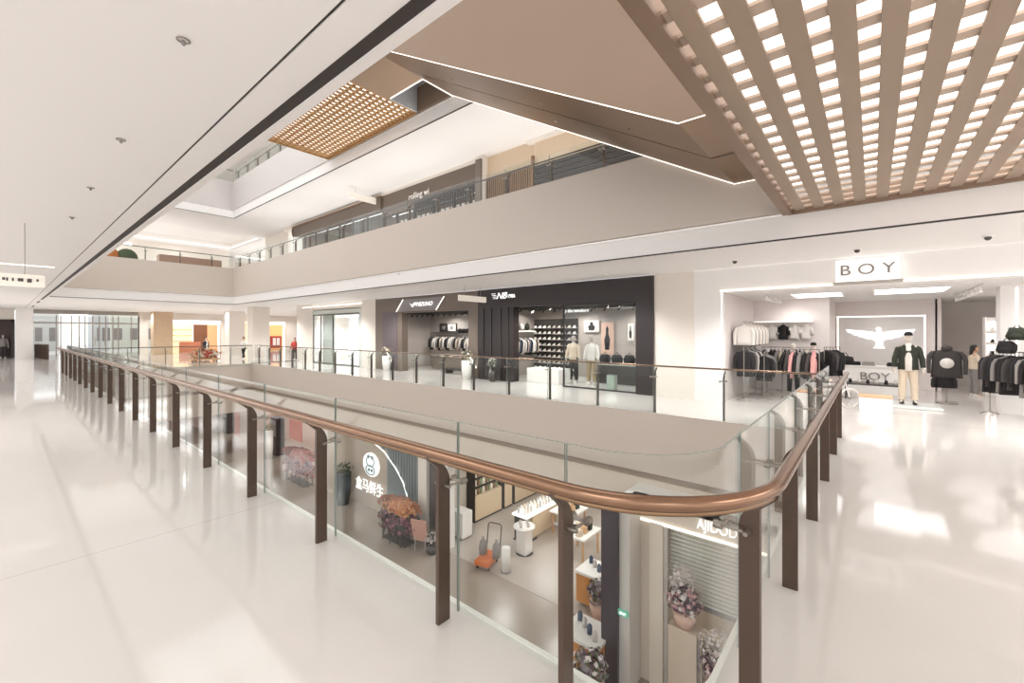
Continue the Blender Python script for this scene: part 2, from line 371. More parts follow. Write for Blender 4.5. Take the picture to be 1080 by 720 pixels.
hr = [(1.80, YE+.9, 1.17), (1.80, 20, 1.17), (1.80, 10, 1.17), (1.80, 4, 1.17)]+[(x, y, 1.17) for x, y in arc(2.6, 1.17, .8, 180, 270, 20)]+[(5, .37, 1.17), (8, .37, 1.17), (10.25, .37, 1.17)]
handrail(near, hr, .036)
ub = MB(); u2 = [(p[0], p[1], 1.127) for p in hr]; ub.tube(u2, .014, 6); ub.build('rail_bracket_strip', M_bronze_d, near, label='slim bronze strip under the handrail')
ys = [2.22+1.71*k for k in range(17)]
ys = [y for y in ys if y < 30.3]
for y in ys: mk_post(near, (1.87, y), (1, 0), 0, 1.17, M_post)
mk_post(near, (1.87, 1.24), (1, 0), 0, 1.17, M_post)
xs = [2.33, 3.87, 5.42, 6.95, 8.55, 9.95]
for x in xs[1:]: mk_post(near, (x, .43), (0, 1), 0, 1.17, M_post)
aa = R(262); mk_post(near, (2.6+.74*math.cos(aa), 1.17+.74*math.sin(aa)), (-math.cos(aa), -math.sin(aa)), 0, 1.17, M_post)
gl = [YE-.05]+[y for y in reversed(ys) if y < YE-.6]
for a, b in zip(gl[:-1], gl[1:]): glass_path(near, [(2.06, a-.006), (2.06, b+.006)], -.25, 1.32)
glass_path(near, [(2.06, 2.214), (2.06, 1.336)], -.25, 1.32)
glass_path(near, [(2.06, 1.324)]+arc(2.6, 1.17, .54, 180, 270, 18)+[(2.93, .63)], -.25, 1.32)
gx = [2.942, 3.92, 5.47, 7.0, 8.6, 10.0]
for a, b in zip(gx[:-1], gx[1:]): glass_path(near, [(a+.006, .63), (b-.006, .63)], -.25, 1.32)
MB().box(1.95, 2.2, YE+.6, YE+.95, 0, 1.12).build('end_post', M_white, near, label='white boxed end post')

def rail_line(par, a, b, n, z, h, step, mrail, mp, gl_off, top=.12, th=.028, r=.028, first=.0, glass_h=None, br=True):
    # straight railing from a to b (2-D), n = direction of the void
    a = Vector((*a, 0)); b = Vector((*b, 0)); d = (b-a); L = d.length; d.normalize(); N = Vector((*n, 0))
    handrail(par, [tuple(a-N*.07+Vector((0, 0, z+h))), tuple(b-N*.07+Vector((0, 0, z+h)))], r, mrail)
    t = first; cuts = [0]
    while t < L:
        p = a+d*t; mk_post(par, (p.x, p.y), n, z, h, mp, th, br); 
        if t > .3: cuts.append(t)
        t += step
    cuts.append(L)
    for u, v in zip(cuts[:-1], cuts[1:]):
        if v-u < .1: continue
        p = a+d*(u+.006)+N*gl_off; q = a+d*(v-.006)+N*gl_off; glass_path(par, [(p.x, p.y), (q.x, q.y)], z-.1, z+(glass_h or h+top))
far = thing('glass_railing', 'long glass railing with a slim copper rail in front of the shopfronts across the opening', 'railing')
rail_line(far, (10.28, .75), (10.28, YE-.3), (-1, 0), 0, 1.12, 1.55, M_copper, M_dsteel, .17, first=.2, r=.022, glass_h=1.16, th=.02)
end = thing('glass_railing', 'glass railing with thin steel rail across the distant end of the opening', 'railing')
rail_line(end, (2.3, YE+.12), (10.1, YE+.12), (0, -1), 0, 1.12, 1.55, M_dsteel, M_dsteel, .17, first=.4, r=.022, glass_h=1.16, th=.02)
up1 = thing('glass_railing', 'upper-storey glass railing on dark posts above the long beige fascia', 'railing')
rail_line(up1, (9.86, 3.3), (9.86, 31.3), (-1, 0), 5.54, 1.25, 1.6, M_dsteel, M_post, .16, first=.3, r=.022, glass_h=1.28, th=.028)
up2 = thing('glass_railing', 'upper-storey glass railing over the fascia at the distant end of the atrium', 'railing')
rail_line(up2, (1.7, 31.7), (9.7, 31.7), (0, -1), 5.54, 1.25, 1.6, M_dsteel, M_dsteel, .16, first=.4, r=.022, glass_h=1.28)
up3 = thing('glass_railing', 'glass railing two storeys up, above the white fascia beside the distant lattice', 'railing')
rail_line(up3, (9.86, 18), (9.86, 31.2), (-1, 0), 11.08, 1.3, 1.6, M_dsteel, M_dsteel, .16, first=.3, r=.022, glass_h=1.35)
up4 = thing('glass_railing', 'short glass railing two storeys up at the corner of the white fascia', 'railing')
rail_line(up4, (6.4, 31.7), (9.7, 31.7), (0, -1), 11.08, 1.3, 1.6, M_dsteel, M_dsteel, .16, first=.3, r=.022, glass_h=1.35)
fen = thing('balustrade', 'dark slatted balustrade in the hall beyond the white end post', 'railing')
fen.location = (2.18, 44.6, 0); fen.rotation_euler = (0, 0, math.atan2(.45, 5)); fb2 = MB().box(-.03, .03, 0, 5, 1.0, 1.08); fb2.build('top_rail', M_post, fen)
for i in range(12): MB().box(-.05, .05, .05+i*.44, .09+i*.44, 0, 1.0).build('post', M_post, fen)
MB().box(-.005, .005, 0, 5, .05, 1.0).build('panel', mat('dark_brown_panel', '#5a4438', .5), fen)

# ---------- escalator seen from below
esc = thing('escalator', 'bronze-clad escalator rising to the upper storey, seen from underneath', 'escalator')
def uz(y): return 4.95 + .566*(min(max(y, 2.14), 10.6)-2.14)
ue = MB()
for x0, x1 in ((6.3, 7.88), (7.92, 9.5)):
    ue.add([(x0, .9, 4.95), (x1, .9, 4.95), (x1, 2.14, 4.95), (x0, 2.14, 4.95)], [(0, 1, 2, 3)])
    ue.add([(x0, 2.14, 4.95), (x1, 2.14, 4.95), (x1, 10.6, 9.738), (x0, 10.6, 9.738)], [(0, 1, 2, 3)])
ue.add([(6.3, 10.6, 9.738), (8.35, 10.6, 9.738), (8.35, 12.4, 9.738), (6.3, 12.4, 9.738)], [(0, 1, 2, 3)])
ue.build('soffit', M_bronze, esc)
gz = MB().add([(7.86, .9, 4.99), (7.94, .9, 4.99), (7.94, 2.14, 4.99), (7.86, 2.14, 4.99)], [(0, 1, 2, 3)]).add([(7.86, 2.14, 4.99), (7.94, 2.14, 4.99), (7.94, 10.6, 9.78), (7.86, 10.6, 9.78)], [(0, 1, 2, 3)])
gz.build('groove', M_dark, esc)
side = [(.9, 4.95), (2.14, 4.95), (10.6, 9.738), (12.4, 9.738), (12.4, 11.36), (10.4, 11.36), (1.8, 6.5), (.9, 6.5)]
MB().prism(side, 6.2, 6.3, 'x').build('side_panel', M_bronze2, esc)
MB().prism(side, 9.5, 9.58, 'x').build('side_panel', M_bronze2, esc)
tr = MB().add([(6.3, .9, 5.4), (9.5, .9, 5.4), (9.5, 2.3, 5.5), (6.3, 2.3, 5.5)], [(0, 1, 2, 3)]).add([(6.3, 2.3, 5.5), (9.5, 2.3, 5.5), (9.5, 10.9, 10.9), (6.3, 10.9, 10.9)], [(0, 1, 2, 3)])
tr.build('step_band', M_dsteel, esc)
le = MB()
for x, dz in ((6.25, 0), (9.54, 0)):
    le.tube([(x, .9, 4.94), (x, 2.14, 4.94), (x, 10.6, 9.73)], .009, 6)
le.build('led_edge', M_led, esc, label='lit edge strip')
for k, (yy, xx) in enumerate(((3.4, 7.4), (5.4, 7.4), (3.2, 8.7), (5.9, 8.7), (8.2, 7.4))):
    MB().ell((xx, yy, uz(yy)-.0), (.04, .04, .02)).build('sprinkler_head', M_steel, esc)
# landing opening with lit edges and pale metal reveal
la = MB().box(8.35, 8.40, 10.6, 12.4, 9.74, 10.6).box(8.35, 9.6, 12.35, 12.4, 9.74, 10.6).box(8.4, 9.6, 10.55, 10.6, 9.74, 10.6).box(8.35, 9.6, 10.55, 12.4, 10.6, 10.65)
la.build('landing_reveal', mat('pale_blue_steel', '#c9ccd0', .4, .0), esc)
MB().tube([(8.36, 12.3, 9.73), (8.36, 10.6, 9.73), (9.6, 10.6, 9.73)], .02, 6).build('led_edge', M_led, esc, label='lit edge strip')

# ---------- bronze lattice ceilings
def lattice(label, x0, x1, y0, y1, z, dx, dy, bw, cw, ml, mc, frame=True, lum=.5, mfr=M_bronze2):
    t = thing('lattice_ceiling', label, 'ceiling panel')
    b = MB(); n = int((y1-y0)/dy)
    for i in range(n+1):
        y = y1-.06-i*dy; b.box(x0, x1, y-bw, y, z+.02, z+.05)
    b.build('slat_lattice', ml, t, label='wide boards running the long way')
    c = MB(); m = int((x1-x0)/dx)
    for i in range(m+1):
        x = x1-.05-i*dx; c.box(x-cw, x, y0, y1, z+.051, z+.078)
    c.build('cross_slat_lattice', mc, t, label='paler cross boards above the wide boards')
    if frame:
        f = MB().box(x0, x1, y1, y1+(.14 if lum > .3 else .06), z-.03, z+.35).box(x1-.02, x1+.04, y0, y1+.06, z-.03, z+.3); f.build('frame', mfr, t)
    MB().box(x0, x1, y0, y1, z+lum, z+lum+.04).build('light_panel', M_lum, t, label='glowing panel above the boards')
    return t
lattice('large bronze lattice ceiling with glowing gaps over the walkway by the white shop', 1.6, 9.62, -9, 1.17, 4.2, .335, .29, .155, .13, M_lat, M_lat2)
lattice('small golden lattice ceiling far above beside the top of the escalator', 6.5, 9.5, 12.45, 18.75, 9.74, .24, .22, .11, .1, M_latF, M_latF, lum=.2, mfr=M_latF)
MB().box(1.5, 9.9, -9, .85, 4.8, 5.54).build('ceiling_slab_right', M_white, kind='structure')
# ---------- clothes, shoes, plants and figures used again and again
def garment_mb(length=.72, width=.44, th=.1, sl=.5, hood=False, seed=0):
    rnd = random.Random(seed); b = MB()
    b.loft([(0, 0, 0, .035, .03), (0, 0, -.03, .06, th*.45), (0, 0, -.07, width*.40, th*.5), (0, 0, -.12, width*.46, th*.55), (0, 0, -.30, width*.44, th*.6),
            (0, 0, -length*.8, width*.46, th*.62), (.0, 0, -length, width*.48, th*.6)], 12)
    for s in (-1, 1):
        k = rnd.uniform(-.03, .05)
        b.tube([(s*width*.38, 0, -.09), (s*width*.50, k*.3, -.2), (s*width*.54, .01+k, -.34), (s*width*.53, .03+k, -.09-sl)], [.05, .06, .05, .042], 8)
    if hood: b.ell((0, .03, .0), (.12, .09, .09), 10, 6)
    b.tube([(0, 0, -.02), (0, 0, .06), (.03, 0, .09)], .006, 5)      # hanger hook
    return b
GM = {}
def garment(loc, rz, m, label, group=None, length=.72, kind='jacket', hood=False, name=None, width=.44, sl=.5):
    key = (m.name, length, hood, width, sl)
    if key not in GM:
        o = garment_mb(length, width, .08, sl, hood, len(GM)).build(name or kind, m); GM[key] = o
    else:
        o = GM[key].copy(); o.name = name or kind; COL.objects.link(o)
    o.location = loc; o.rotation_euler = (0, 0, rz); tag(o, label, 'clothing', group); return o
CN = {}
def rack(label, a, b, z, mats_, group, per=.1, where='', legs=True, length=.72, both=True):
    # a..b: ends of the rail in plan, garments hang along it, each a thing of its own
    a = Vector((*a, 0)); b = Vector((*b, 0)); d = b-a; L = d.length; d.normalize()
    t = thing('clothes_rail', label, 'clothes rail', tuple(a))
    MB().tube([(0, 0, z), tuple((b-a)+Vector((0, 0, z)))], .014, 8).build('rail', M_steel, t)
    if legs:
        n = Vector((-d.y, d.x, 0))*.2
        for q in (Vector((0, 0, 0)), b-a):
            MB().tube([tuple(q-n), tuple(q-n*.6+Vector((0, 0, .04))), tuple(q+Vector((0, 0, .05))), tuple(q+Vector((0, 0, z)))], .013, 6).tube([tuple(q+n), tuple(q+Vector((0, 0, .05)))], .013, 6).build('leg', M_steel, t)
    k = int(L/per); ang = math.atan2(d.y, d.x)+PI/2
    for i in range(k):
        m = mats_[i % len(mats_)]; p = a+d*(per*(i+.6))
        garment((p.x, p.y, z-.085), ang+random.uniform(-.1, .1), m, '%s hanging %s' % (m['say'], where), group, length=length*random.choice((.9, 1, 1.05)))
    return t
for m, s in ((M_cblk, 'black jacket'), (M_cchar, 'charcoal jacket'), (M_cgry, 'grey sweatshirt'), (M_cwht, 'white shirt'), (M_ccrm, 'cream jacket'), (M_cgrn, 'dark olive coat'), (M_cpnk, 'pink top'), (M_cred, 'red top'), (M_cblu, 'blue grey top')): m['say'] = s

def shoe_mb():
    b = MB(); b.loft([(0, 0, 0, .13, .045), (0, 0, .025, .135, .048), (0, 0, .03, .125, .043), (-.015, 0, .06, .10, .038), (-.05, 0, .09, .06, .032), (-.06, 0, .11, .05, .03)], 12); return b
def foliage(b, c, r, n, s, m=0, up=.2, seed=1):
    rnd = random.Random(seed)
    for i in range(n):
        u = Vector((rnd.gauss(0, 1), rnd.gauss(0, 1), rnd.gauss(0, 1)+up)).normalized(); p = Vector(c)+Vector((u.x*r[0], u.y*r[1], u.z*r[2]))*rnd.uniform(.5, 1)
        a = u.orthogonal().normalized(); q = u.cross(a); k = s*rnd.uniform(.6, 1.3); th = rnd.uniform(0, PI); a, q = a*math.cos(th)+q*math.sin(th), q*math.cos(th)-a*math.sin(th)
        mm = m if isinstance(m, int) else rnd.choice(m)
        b.add([p-a*k*.45, p+q*k*.5+u*k*.2, p+a*k*.45, p-q*k*.5+u*k*.25], [(0, 1, 2), (0, 2, 3)], mm)
    return b
def skin(vs, es, rs, root=0, sub=1):
    me = bpy.data.meshes.new('tmp'); me.from_pydata(vs, es, []); o = bpy.data.objects.new('tmp', me); COL.objects.link(o)
    o.modifiers.new('s', 'SKIN')
    for i, r in enumerate(rs):
        sv = me.skin_vertices[0].data[i]; sv.radius = (r, r) if not isinstance(r, tuple) else r; sv.use_root = i == root
    if sub: q = o.modifiers.new('b', 'SUBSURF'); q.levels = sub; q.render_levels = sub
    dg = bpy.context.evaluated_depsgraph_get(); ev = o.evaluated_get(dg); m2 = bpy.data.meshes.new_from_object(ev)
    V = [tuple(v.co) for v in m2.vertices]; Fc = [tuple(p.vertices) for p in m2.polygons]
    bpy.data.objects.remove(o); bpy.data.meshes.remove(me); bpy.data.meshes.remove(m2); return V, Fc
POSES = {
 'stand': dict(el=(.03, .25, 1.13), wr=(.07, .27, .88), kn=(.03, .11, .50), an=(0, .12, .09), toe=(.15, .14, .04)),
 'work': dict(el=(.05, .22, 1.14), wr=(.27, .10, 1.10), kn=(.02, .10, .50), an=(0, .11, .09), toe=(.15, .12, .04)),
}
def joints(pose, stride=0.):
    P = POSES[pose]; J = {}
    for s, k in ((1, 'l'), (-1, 'r')):
        J['sh'+k] = Vector((0, s*.165, 1.42)); J['el'+k] = Vector((P['el'][0]-s*stride*.3, s*P['el'][1], P['el'][2])); J['wr'+k] = Vector((P['wr'][0]-s*stride*.8, s*P['wr'][1], P['wr'][2]))
        J['hp'+k] = Vector((0, s*.09, .92)); J['kn'+k] = Vector((P['kn'][0]+s*stride*.5, s*P['kn'][1], P['kn'][2])); J['an'+k] = Vector((P['an'][0]+s*stride, s*P['an'][1], P['an'][2]+(.05 if s*stride < 0 else 0)))
        J['to'+k] = J['an'+k]+Vector((.15, .015*s, -.05))
    return J
def figure(name, label, loc, rz, height=1.75, pose='stand', stride=0., skinm=None, top=None, bottom=None, shoes=None, hair=None, inner=None, plaid=None, cat='person', open_jacket=False, long_hair=False, coatlen=.86, group=None, cap=None, head=True):
    k = height/1.78; skinm = skinm or M_skin
    t = thing(name, label, cat, loc, rz, group); t.scale = (k, k, k)
    J = joints(pose, stride)
    V = [(0, 0, .96), (0, 0, 1.12), (.01, 0, 1.30), (0, 0, 1.42), (0, 0, 1.50), (.015, 0, 1.56)]; r = [(.15, .11), (.125, .095), (.15, .105), (.12, .08), .052, .05]
    E_ = [(0, 1), (1, 2), (2, 3), (3, 4), (4, 5)]
    for s in 'lr':
        b = len(V); V += [tuple(J['sh'+s]), tuple(J['el'+s]), tuple(J['wr'+s])]; r += [.055, .042, .03]; E_ += [(3, b), (b, b+1), (b+1, b+2)]
        b = len(V); V += [tuple(J['hp'+s]), tuple(J['kn'+s]), tuple(J['an'+s]), tuple(J['to'+s])]; r += [.085, .055, .038, .03]; E_ += [(0, b), (b, b+1), (b+1, b+2), (b+2, b+3)]
    SV, SF = skin(V, E_, r); body = MB().add(SV, SF, 0, True)
    if head:
        body.loft([(.02, 0, 1.545, .045, .04), (.035, 0, 1.565, .062, .05), (.03, 0, 1.61, .082, .066), (.02, 0, 1.66, .092, .072), (.015, 0, 1.71, .092, .073), (.008, 0, 1.75, .07, .058), (.005, 0, 1.775, .03, .025)], 14)
        body.ell((.118, 0, 1.655), (.016, .012, .024), 8, 6)
        for s in (-1, 1): body.ell((.01, s*.075, 1.66), (.016, .01, .03), 8, 6); body.ell((.1, s*.03, 1.68), (.008, .012, .006), 6, 4)
        body.ell((.102, 0, 1.61), (.008, .022, .006), 6, 4)
    for s, sg in (('l', 1), ('r', -1)):
        w_ = J['wr'+s]; d = (w_-J['el'+s]).normalized(); sd = Vector((1, 0, 0)) if abs(d.x) < .7 else Vector((0, 1, 0)); sd = (sd-d*sd.dot(d)).normalized(); nn = d.cross(sd)
        pm = w_+d*.05
        body.tube([w_-d*.01, w_+d*.03, w_+d*.085], [.026, .036, .034], 8)
        for i, ln in enumerate((.06, .075, .07, .055)):
            f0 = w_+d*.08+sd*(.024-.016*i); body.tube([f0, f0+d*ln*.5+nn*.006*sg, f0+d*ln+nn*.02*sg], [.009, .0085, .007], 6)
        f0 = w_+d*.025+sd*.03; body.tube([f0, f0+sd*.025+d*.025, f0+sd*.03+d*.055], [.011, .01, .008], 6)
    body.build('body', skinm, t)
    bt = MB()
    bt.loft([(0, 0, .86, .115, .165), (0, 0, .95, .125, .17), (0, 0, 1.04, .11, .15)], 14)
    for s in 'lr':
        h = J['hp'+s]; kn = J['kn'+s]; an = J['an'+s]; bt.tube([h+Vector((0, 0, .04)), h-Vector((0, 0, .12)), kn, an+Vector((0, 0, .02))], [.1, .1, .078, .068], 10)
    bt.build('trousers', bottom or M_cblk, t)
    tp = MB(); q = 1.06 if open_jacket else 1.
    tp.loft([(0, 0, coatlen, .135*q, .19*q), (0, 0, 1.0, .13*q, .18*q), (0, 0, 1.15, .125*q, .17*q), (.01, 0, 1.32, .14*q, .19*q), (0, 0, 1.41, .115, .17), (0, 0, 1.45, .095, .125), (0, 0, 1.48, .07, .085), (0, 0, 1.50, .06, .065)], 16)
    for s in 'lr':
        a, e, w_ = J['sh'+s], J['el'+s], J['wr'+s]; tp.tube([a-Vector((0, a.y*.15, -.0)), a+Vector((0, a.y*.12, -.04)), e, e*.15+w_*.85], [.055*q, .066*q, .06*q, .048*q], 10)
    tp.build('jacket', top or M_cwht, t)
    if inner:
        MB().loft([(.10, 0, coatlen-.03, .055, .085), (.10, 0, 1.0, .055, .08), (.10, 0, 1.2, .055, .075), (.10, 0, 1.36, .055, .065), (.06, 0, 1.45, .05, .06), (.03, 0, 1.52, .05, .055)], 10).build('shirt', inner, t)
    for s in 'lr':
        sb = shoe_mb(); a = J['an'+s]; sb.xf(Matrix.Translation(a+Vector((.055, 0, -.085)))); sb.build('shoe', shoes or M_cwht, t)
    if hair:
        hb = MB().loft([(-.02, 0, 1.60, .075, .072), (-.022, 0, 1.66, .092, .083), (-.01, 0, 1.72, .1, .084), (-.0, 0, 1.765, .083, .068), (0, 0, 1.795, .03, .03)], 14)
        if long_hair: hb.loft([(-.07, 0, 1.38, .03, .05), (-.075, 0, 1.48, .04, .065), (-.06, 0, 1.6, .05, .075), (-.03, 0, 1.68, .06, .08)], 10)
        hb.build('hair', hair, t)
    if cap:
        MB().loft([(0, 0, 1.705, .1, .083), (0, 0, 1.76, .098, .082), (0, 0, 1.80, .06, .055), (0, 0, 1.81, .01, .01)], 14).loft([(.11, 0, 1.712, .06, .06), (.11, 0, 1.722, .06, .06)], 12).build('cap', cap, t)
    return t
# ================= the white shop on the right (BOY)
bx('wall_shop_white', mat('pinkish_white_wall', '#e3dad7', .45, var=.02), (13.2, 17.0, 3.19, 3.3, 0, 3.05), (17.0, 17.15, 1.17, 3.2, 0, 3.05), (17.0, 20, 1.05, 1.17, 0, 3.05),
   (20, 20.15, -1.65, 1.17, 0, 3.05), (20, 22.4, -1.75, -1.6, 0, 3.05), (13.2, 22.6, -8.2, -8.1, 0, 3.05))
bx('wall_shop_grey', mat('grey_wood_panels', '#d6cec9', .4, var=.08, scale=1.4), (22.4, 22.6, -8.2, -1.6, 0, 3.05))
bx('column_5', M_white, (15.4, 15.9, -2.85, -2.35, 0, 3.05))
bx('trim_22', M_led, (15.38, 15.4, -2.62, -2.59, .9, 3.0))
for i, (x0, y0, sx, sy, w_) in enumerate(((15.7, 1.25, .75, 1.15, 'over the rails of clothes'), (15.6, -.75, .8, 1.4, 'above the dressed figure in a black jacket'))):
    t = thing('ceiling_light', 'large square glowing ceiling panel %s' % w_, 'ceiling light', (x0, y0, 3.05))
    MB().box(-sx, sx, -sy/2, sy/2, -.012, .0).build('diffuser', M_panel, t); MB().box(-sx-.03, sx+.03, -sy/2-.03, -sy/2, -.02, 0).box(-sx-.03, sx+.03, sy/2, sy/2+.03, -.02, 0).build('frame', M_wt, t)
# sign over the entrance
t = thing('shop_sign', 'lit white box sign reading BOY over the entrance of the white shop', 'sign', (12.8, .1, 3.36))
MB().box(-.09, .09, -.54, .54, -.22, .25).build('sign_box', mat('sign_glow', '#ffffff', .5, emit='#fffaf4', es=.35), t)
MB().box(-.1, -.08, -.56, .56, .24, .26).box(-.1, -.08, -.56, .56, -.23, -.21).box(-.1, -.08, .54, .56, -.22, .25).box(-.1, -.08, -.56, -.54, -.22, .25).build('frame', M_led, t)
MB().box(-.1, .12, -.62, .62, -.29, -.24).build('base', mat('sign_base', '#b3aca4', .4), t)
text('B O Y', .34, (-.105, 0, .015), M_grey, t, sx=1.15)
# back wall light box with spread-winged bird
t = thing('light_box', 'big white light box with a glowing spread-winged bird on the back wall', 'light box', (19.85, -.18, 1.6))
MB().box(0, .14, -1.16, 1.16, -.88, .9).build('panel', mat('lightbox_face', '#d9d5d2', .5, emit='#ffffff', es=.0), t)
MB().box(-.01, 0, -1.18, 1.18, .88, .92).box(-.01, 0, 1.14, 1.18, -.88, .9).box(-.01, 0, -1.18, -1.14, -.88, .9).build('lit_edge', M_led, t)
eg = MB()
for s in (-1, 1):
    eg.prism([(s*.06, .30), (s*.2, .36), (s*.55, .40), (s*.92, .44), (s*.86, .33), (s*.74, .30), (s*.70, .24), (s*.58, .22), (s*.52, .16), (s*.40, .15), (s*.32, .09), (s*.20, .10), (s*.08, .02)][::s], -.03, 0, 'x')
eg.prism([(-.07, .30), (-.1, .1), (-.09, -.12), (-.16, -.22), (.16, -.22), (.09, -.12), (.1, .1), (.07, .30), (.05, .42), (.10, .47), (.02, .52), (-.06, .48), (-.05, .42)], -.035, 0, 'x')
eg.build('bird_emblem', M_lit, t, label='glowing white bird emblem')
# counter
t = thing('counter', 'white counter reading BOY below the light box', 'counter', (17.6, .05, 0))
MB().box(0, .6, -.95, .75, 0, .84).build('body', M_wt, t, bevel=.01); MB().box(-.03, .63, -.98, .78, .84, .88).build('countertop', M_wt, t)
text('BOY', .34, (-.02, -.1, .55), M_grey, t, sx=1.1)
for i, (yy, c_, s_) in enumerate(((.45, M_cblk, 'black folded stack on the white counter, the left end'), (.1, M_grey, 'grey folded stack on the white counter, in the middle'), (-.5, M_cblk, 'low black stack on the white counter, by the dressed figure'))):
    tag(MB().box(17.7, 18.1, yy-.16, yy+.16, .885, .95).box(17.72, 18.08, yy-.15, yy+.14, .95, .99).build('folded_clothes', c_, bevel=.01), s_, 'clothing')
# dark display table with shoes
t = thing('display_table', 'low dark display table in front of the BOY counter', 'table', (16.3, .1, 0))
MB().box(-.35, .35, -.75, .55, .42, .47).build('tabletop', M_dsteel, t)
for a in (-.3, .3):
    for b_ in (-.7, .5): MB().box(a-.02, a+.02, b_-.02, b_+.02, 0, .42).build('leg', M_dsteel, t)
for i in range(6):
    tag(shoe_mb().build('shoe', [M_cblk, M_cwht][i % 2], loc=(16.15+.3*(i % 2), .5-.2*i, .47)), '%s shoe on the low dark display table' % ('black', 'white')[i % 2], 'shoe', 'shoes on the dark table')
tag(MB().loft([(0, 0, 0, .14, .24), (0, 0, .12, .17, .27), (0, 0, .25, .14, .24), (0, 0, .28, .05, .1)], 12).tube([(0, -.12, .26), (0, -.06, .38), (0, .06, .38), (0, .12, .26)], .012, 6).build('handbag', M_cblk, loc=(17.85, .72, .885)), 'black slouchy bag on the counter end', 'bag')
# plinth and box, dressed figure in black jacket
t = thing('plinth', 'low clear round-cornered plinth under the dressed figure in a black jacket', 'plinth', (15.3, -.72, 0))
MB().box(-.5, .5, -.62, .55, 0, .07).build('slab', mat('pale_plinth', '#dfe3de', .15), t, bevel=.02)
t = thing('display_box', 'tan topped white display box beside the white bicycle', 'box', (14.0, .05, 0))
MB().box(-.3, .3, -.42, .2, 0, .34).build('body', M_wt, t, bevel=.005); MB().box(-.31, .31, -.43, .21, .34, .37).build('top', M_wood, t)
MK = mat('mannequin_white', '#ddd3c8', .4)
MG = mat('mannequin_grey', '#b8b0a8', .4)
figure('mannequin', 'tall mannequin in open black jacket, white trousers and black cap', (15.3, -.72, .07), R(180), 1.86, skinm=MK, top=M_cgrn, bottom=M_ccrm, shoes=M_cblk, cap=M_cblk, inner=M_cwht, open_jacket=True, cat='mannequin')
# hoodie stand
t = thing('clothes_stand', 'steel stand carrying a black hoodie beside the tall mannequin', 'stand', (16.6, -1.55, 0))
MB().tube([(0, 0, .03), (0, 0, 1.5)], .015, 8).build('pole', M_steel, t); MB().cyl(0, 0, 0, .03, .22, 20).build('base', M_steel, t)
o = garment((16.6, -1.55, 1.5), R(90), M_cchar, 'charcoal hoodie with white round emblem on the steel stand', hood=True, width=.66, length=.8, sl=.6, kind='hoodie')
e = MB().loft([(0, 0, 0, .14, .14), (0, 0, .01, .14, .14)], 18).xf(Matrix.Rotation(R(90), 4, 'X')).xf(Matrix.Translation((0, .085, -.4))).build('emblem', M_cwht, o, label='white round emblem')
o = garment((16.62, -1.5, .82), R(90), M_cblk, 'black shorts hanging low on the steel stand', width=.4, length=.4, sl=.3, kind='shorts')
rack('front clothes rail of dark knitwear just behind the glass of the white shop', (14.2, 2.4), (15.6, 2.55), 1.35, [M_cblk, M_cblk, M_cchar, M_cwht, M_cblk, M_cgry], 'knitwear on the front rail', .11, 'on the front rail of the white shop')
rack('short clothes rail of plaid and black coats left of the low dark table', (15.8, 1.1), (16.2, .75), 1.5, [M_cblk, M_cchar, M_cblk], 'coats on the short rail', .12, 'on the short rail left of the dark table', length=.85)
# black T-shirt figure behind and racks on the left
rack('clothes rail with dark coats just inside the entrance of the white shop', (13.6, 2.8), (15.2, 2.8), 1.52, [M_cblk, M_cchar, M_cblk, M_cgry, M_cblk, M_cwht], 'clothes on the rail inside the entrance', .1, 'on the rail just inside the white shop')
rack('upper clothes rail of pale shirts high on the left wall of the white shop', (13.8, 2.85), (16.2, 2.85), 2.25, [M_cwht, M_cgry, M_cwht, M_ccrm], 'shirts on the high rail of the white shop', .13, 'on the high rail of the white shop', legs=False, length=.6)
rack('clothes rail with mixed coats along the back left wall of the white shop', (16.55, 2.85), (16.55, 1.5), 1.45, [M_cchar, M_cwht, M_cblk, M_cblk, M_cgry, M_ccrm, M_cblk], 'clothes on the back left rail', .1, 'on the back left rail of the white shop')
rack('round-ended clothes rail of plaid and black shirts in the middle of the white shop', (14.9, 2.05), (14.9, 1.15), 1.45, [M_cblk, M_cchar, M_cpnk, M_cblk, M_cgry], 'clothes on the middle rail', .1, 'on the middle rail of the white shop')
for i, (yy, m) in enumerate(((2.95, M_cwht), (2.62, M_cwht), (2.3, M_cblk), (1.98, M_cwht), (1.66, M_cwht))):
    garment((16.93, yy, 2.2), R(90), m, ['white T-shirt pinned on the wall, nearest the left corner', 'white T-shirt on the wall beside the black one, corner side', 'black T-shirt pinned on the wall of the white shop', 'white T-shirt on the wall just right of the black one', 'white T-shirt on the wall, last of the row'][i], 'T-shirts on the shop wall', length=.5, width=.3, sl=.2, kind='t_shirt')
t = thing('wall_shelf', 'thin lit shelf above the T-shirts in the white shop', 'shelf', (16.8, 2.3, 2.3)); MB().box(-.15, .2, -.85, .85, 0, .03).build('board', M_wt, t); MB().box(-.15, -.14, -.85, .85, -.02, 0).build('lit_edge', M_led, t)
figure('mannequin', 'short mannequin in black plaid shirt beside the middle clothes rail', (15.6, 1.35, 0), R(200), 1.62, skinm=MK, top=M_cblk, bottom=M_cchar, shoes=M_cwht, cap=M_cblk, inner=M_cpnk, open_jacket=True, cat='mannequin')
figure('mannequin', 'short mannequin in grey shirt behind the plaid one', (16.0, 1.9, 0), R(190), 1.6, skinm=MK, top=M_cgry, bottom=M_cblk, shoes=M_cwht, cat='mannequin')
